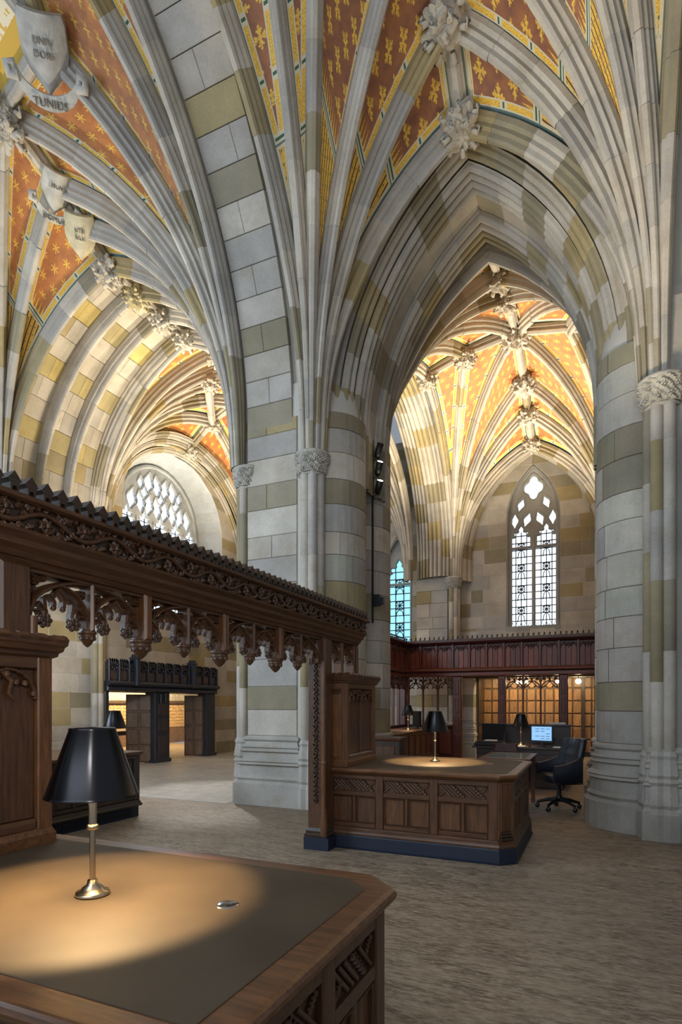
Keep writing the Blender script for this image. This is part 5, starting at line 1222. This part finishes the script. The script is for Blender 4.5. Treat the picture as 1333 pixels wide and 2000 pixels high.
# swivel chair
def office_chair(label, x, y, rz):
    c = root('swivel_chair', (x,y,0), label, 'chair'); R_ = Matrix.Rotation(rz, 4, 'Z'); L = lambda a,b,z: Vector((x,y,0)) + R_ @ Vector((a,b,z))
    for k in range(5):
        a = 2*pi*k/5 + .3; e = L(.31*cos(a), .31*sin(a), 0)
        MB().tube([L(0,0,.15), L(.16*cos(a),.16*sin(a),.13), L(.31*cos(a),.31*sin(a),.085)], [.034,.028,.02], 6).build('base_leg', BLACK, c)
        q = MB(); 
        for s in (-1, 1): q.lathe(tuple(e + V(0, s*.018, .034)), [(0,-.011),(.031,-.011),(.034,0),(.031,.011),(0,.011)], 14, True, 'y')
        q.tube([e+V(0,0,.035), e+V(0,0,.09)], .012, 6); q.build('caster', PLASTIC, c)
    MB().lathe((x,y,0), [(.045,.11),(.045,.20),(.032,.21),(.032,.30),(.024,.31),(.024,.40)], 16).build('gas_column', BLACK, c)
    MB().fbox(L, -.14,.14,-.10,.12,.375,.41,.02).build('tilt_mechanism', BLACK, c); MB().tube([L(.1,0,.38), L(.26,-.05,.36)], .008, 5).build('lever', BLACK, c)
    m = MB(); rings = []
    for z, o in ((.405,-.03),(.42,0),(.48,.01),(.515,-.01),(.53,-.05)):
        rings.append([L((.25+o)*sx*(1 if abs(sy) < .9 else .9), (.25+o)*sy, z) for sx, sy in ((-1,-.75),(-.85,-1),(.85,-1),(1,-.75),(1,.8),(.9,1),(-.9,1),(-1,.8))])
    m.loft(rings, smooth=True); m.build('seat_cushion', CHLEATHER, c)
    # tall button-tufted back, curved around the sitter
    g = 17; h = 13; front, back = [], []
    for j in range(h):
        t_ = j/(h-1); zz = .42 + .62*t_; lean = .20 + .13*t_**1.3; wd = .27*(1 + .06*sin(pi*t_)) * (1 if t_ < .9 else 1-.5*(t_-.9)); fr, bk = [], []
        for i in range(g):
            q = i/(g-1)*2-1; cur = .08*q*q; tuft = .012*(abs(sin(i*pi/3.2))*abs(sin(j*pi/3)))
            fr.append(L(q*wd, lean - cur - .045 - tuft, zz)); bk.append(L(q*wd*1.02, lean - cur + .04, zz))
        front.append(fr); back.append(bk)
    m = MB(); m.loft([f + b[::-1] for f, b in zip(front, back)], True, True, True); m.build('backrest', CHLEATHER, c)
    bt = MB(); [bt.ball(front[j][i], .009, 6, 4) for j in (3,6,9) for i in (3,6,10,13)]; bt.build('button', CHLEATHER, c, kind='stuff')
    for s in (-1, 1):
        m = MB(); rr = []
        for i in range(8):
            t_ = i/7; yy = .20 - .42*t_; zt_ = .78 - .13*sin(t_*pi/2); zb_ = .40; xo = s*(.285 + .015*sin(pi*t_)); rr.append([L(xo-.028, yy, zb_), L(xo+.028, yy, zb_), L(xo+.034, yy, zt_), L(xo, yy, zt_+.02), L(xo-.034, yy, zt_)])
        m.loft(rr, True, True, True); m.build('arm_panel', CHLEATHER, c)
        nl = MB(); [nl.ball(L(s*.318, .20-.42*i/15, .415), .006, 5, 4) for i in range(16)]; nl.build('nailhead_trim', BRASS, c, kind='stuff')
office_chair('high-backed navy leather swivel chair right of the middle desk', -.50, 9.05, -1.05)
side_chair('dark red wooden chair tucked under the staff desk', -1.45, 10.6, pi, (.05,.015,.014))
# low cupboard between the middle desk and the pier drums
lc = root('low_cupboard', (-2.8, 7.5, 0), 'dark oak cupboard between the pedestal and the central pier', 'cupboard')
MB().box(-3.14, -2.44, 7.42, 7.66, .0, 1.04).build('carcass', WOODV, lc, OAKD); outline_loft('cupboard_top', WOODX, lc, OAK, [(1.04,.0),(1.055,.02),(1.08,.03),(1.095,.02)], lambda o: [(-3.14-o,7.42-o),(-2.44+o,7.42-o),(-2.44+o,7.66+o),(-3.14-o,7.66+o)])
for i in range(2): MB().fbox(frame((-3.14+.05+.31*i,7.42,0),(1,0,0),(0,-1,0)), 0, .28, 0, .012, .12, .98, .012).build('panel', WOODV, lc, OAK)
# ---------------------------------------------------------------- fixtures
def can_light(label, p, d, lit, e=40):
    s = root('spotlight', p, label, 'spotlight', None); p = Vector(p); d = Vector(d).normalized()
    q = d.to_track_quat('Z', 'Y').to_matrix()
    def T(m): 
        m.v = [tuple(q @ Vector(v) + p) for v in m.v]; return m
    T(MB().lathe((0,0,0), [(0,-.12),(.035,-.115),(.052,-.09),(.058,-.04),(.060,.12),(.057,.12),(.054,.03),(0,.02)], 20)).build('spotlight_can', BLACK, s)
    if lit: T(MB().lathe((0,0,0), [(0,.10),(.05,.10),(.05,.105),(0,.106)], 20)).build('lens', SPOTGLOW, s)
    MB().tube([p - d*.08, p - d*.08 + V(-.03,0,-.05), (-3.40, 8.93, p.z - .16)], .010, 6).build('bracket', BLACK, s)
rail = root('conduit_rail', (-3.40, 8.94, 4.5), 'thin black vertical conduit between the two drums of the central pier', 'rail'); MB().box(-3.415, -3.385, 8.92, 8.95, 2.9, 5.95).build('conduit', BLACK, rail)
for k, (zz, lit) in enumerate(((5.73, False), (5.44, True), (5.13, True))):
    can_light('black spotlight on the central pier, ' + ('topmost and unlit of three' if k == 0 else ('lit, middle of three' if k == 1 else 'lit, lowest of three')), (-3.28, 8.90, zz), (.45,-.25,.9) if k == 0 else (.42,-.5,.72), lit)
bx = root('junction_box', (-3.33, 8.93, 3.25), 'black speaker box low on the conduit of the central pier', 'box'); MB().box(-3.38, -3.26, 8.88, 9.0, 3.18, 3.36).build('box_body', BLACK, bx); MB().box(-3.26,-3.20,8.90,8.98,3.20,3.31).build('box_hood', BLACK, bx)
tf = root('track_fitting', (-2.75,2.2,1.87), 'short dark green cylindrical fitting beside the left screen post', 'fitting'); MB().tube([(-2.78,2.03,1.895), (-2.78,2.33,1.885)], .018, 14).build('tube_body', BLACK, tf); MB().tube([(-2.78,2.31,1.886), (-2.78,2.335,1.885)], .021, 14).build('end_ring', BLACK, tf)
for k, (x, y) in enumerate(((-1.95,17.2),(-1.0,17.2),(-.45,17.2))):
    g = root('ceiling_lamp', (x,y,2.2), ('triple glowing lamp behind the tracery of the red screen', 'small glowing lamp behind the right post of the red screen', 'brightest glowing lamp in the right doorway of the red screen')[k], 'lamp')
    MB().ball((x,y,2.18), .05 if k < 2 else .075, 12, 8).build('globe', BULB, g)
    if k == 0: MB().ball((x-.13,y,2.18), .045, 10, 6).build('globe', BULB, g); MB().ball((x+.13,y,2.18), .045, 10, 6).build('globe', BULB, g)
    MB().tube([(x,y,2.22),(x,y,2.32)], .012, 6).build('stem', BRASS, g)
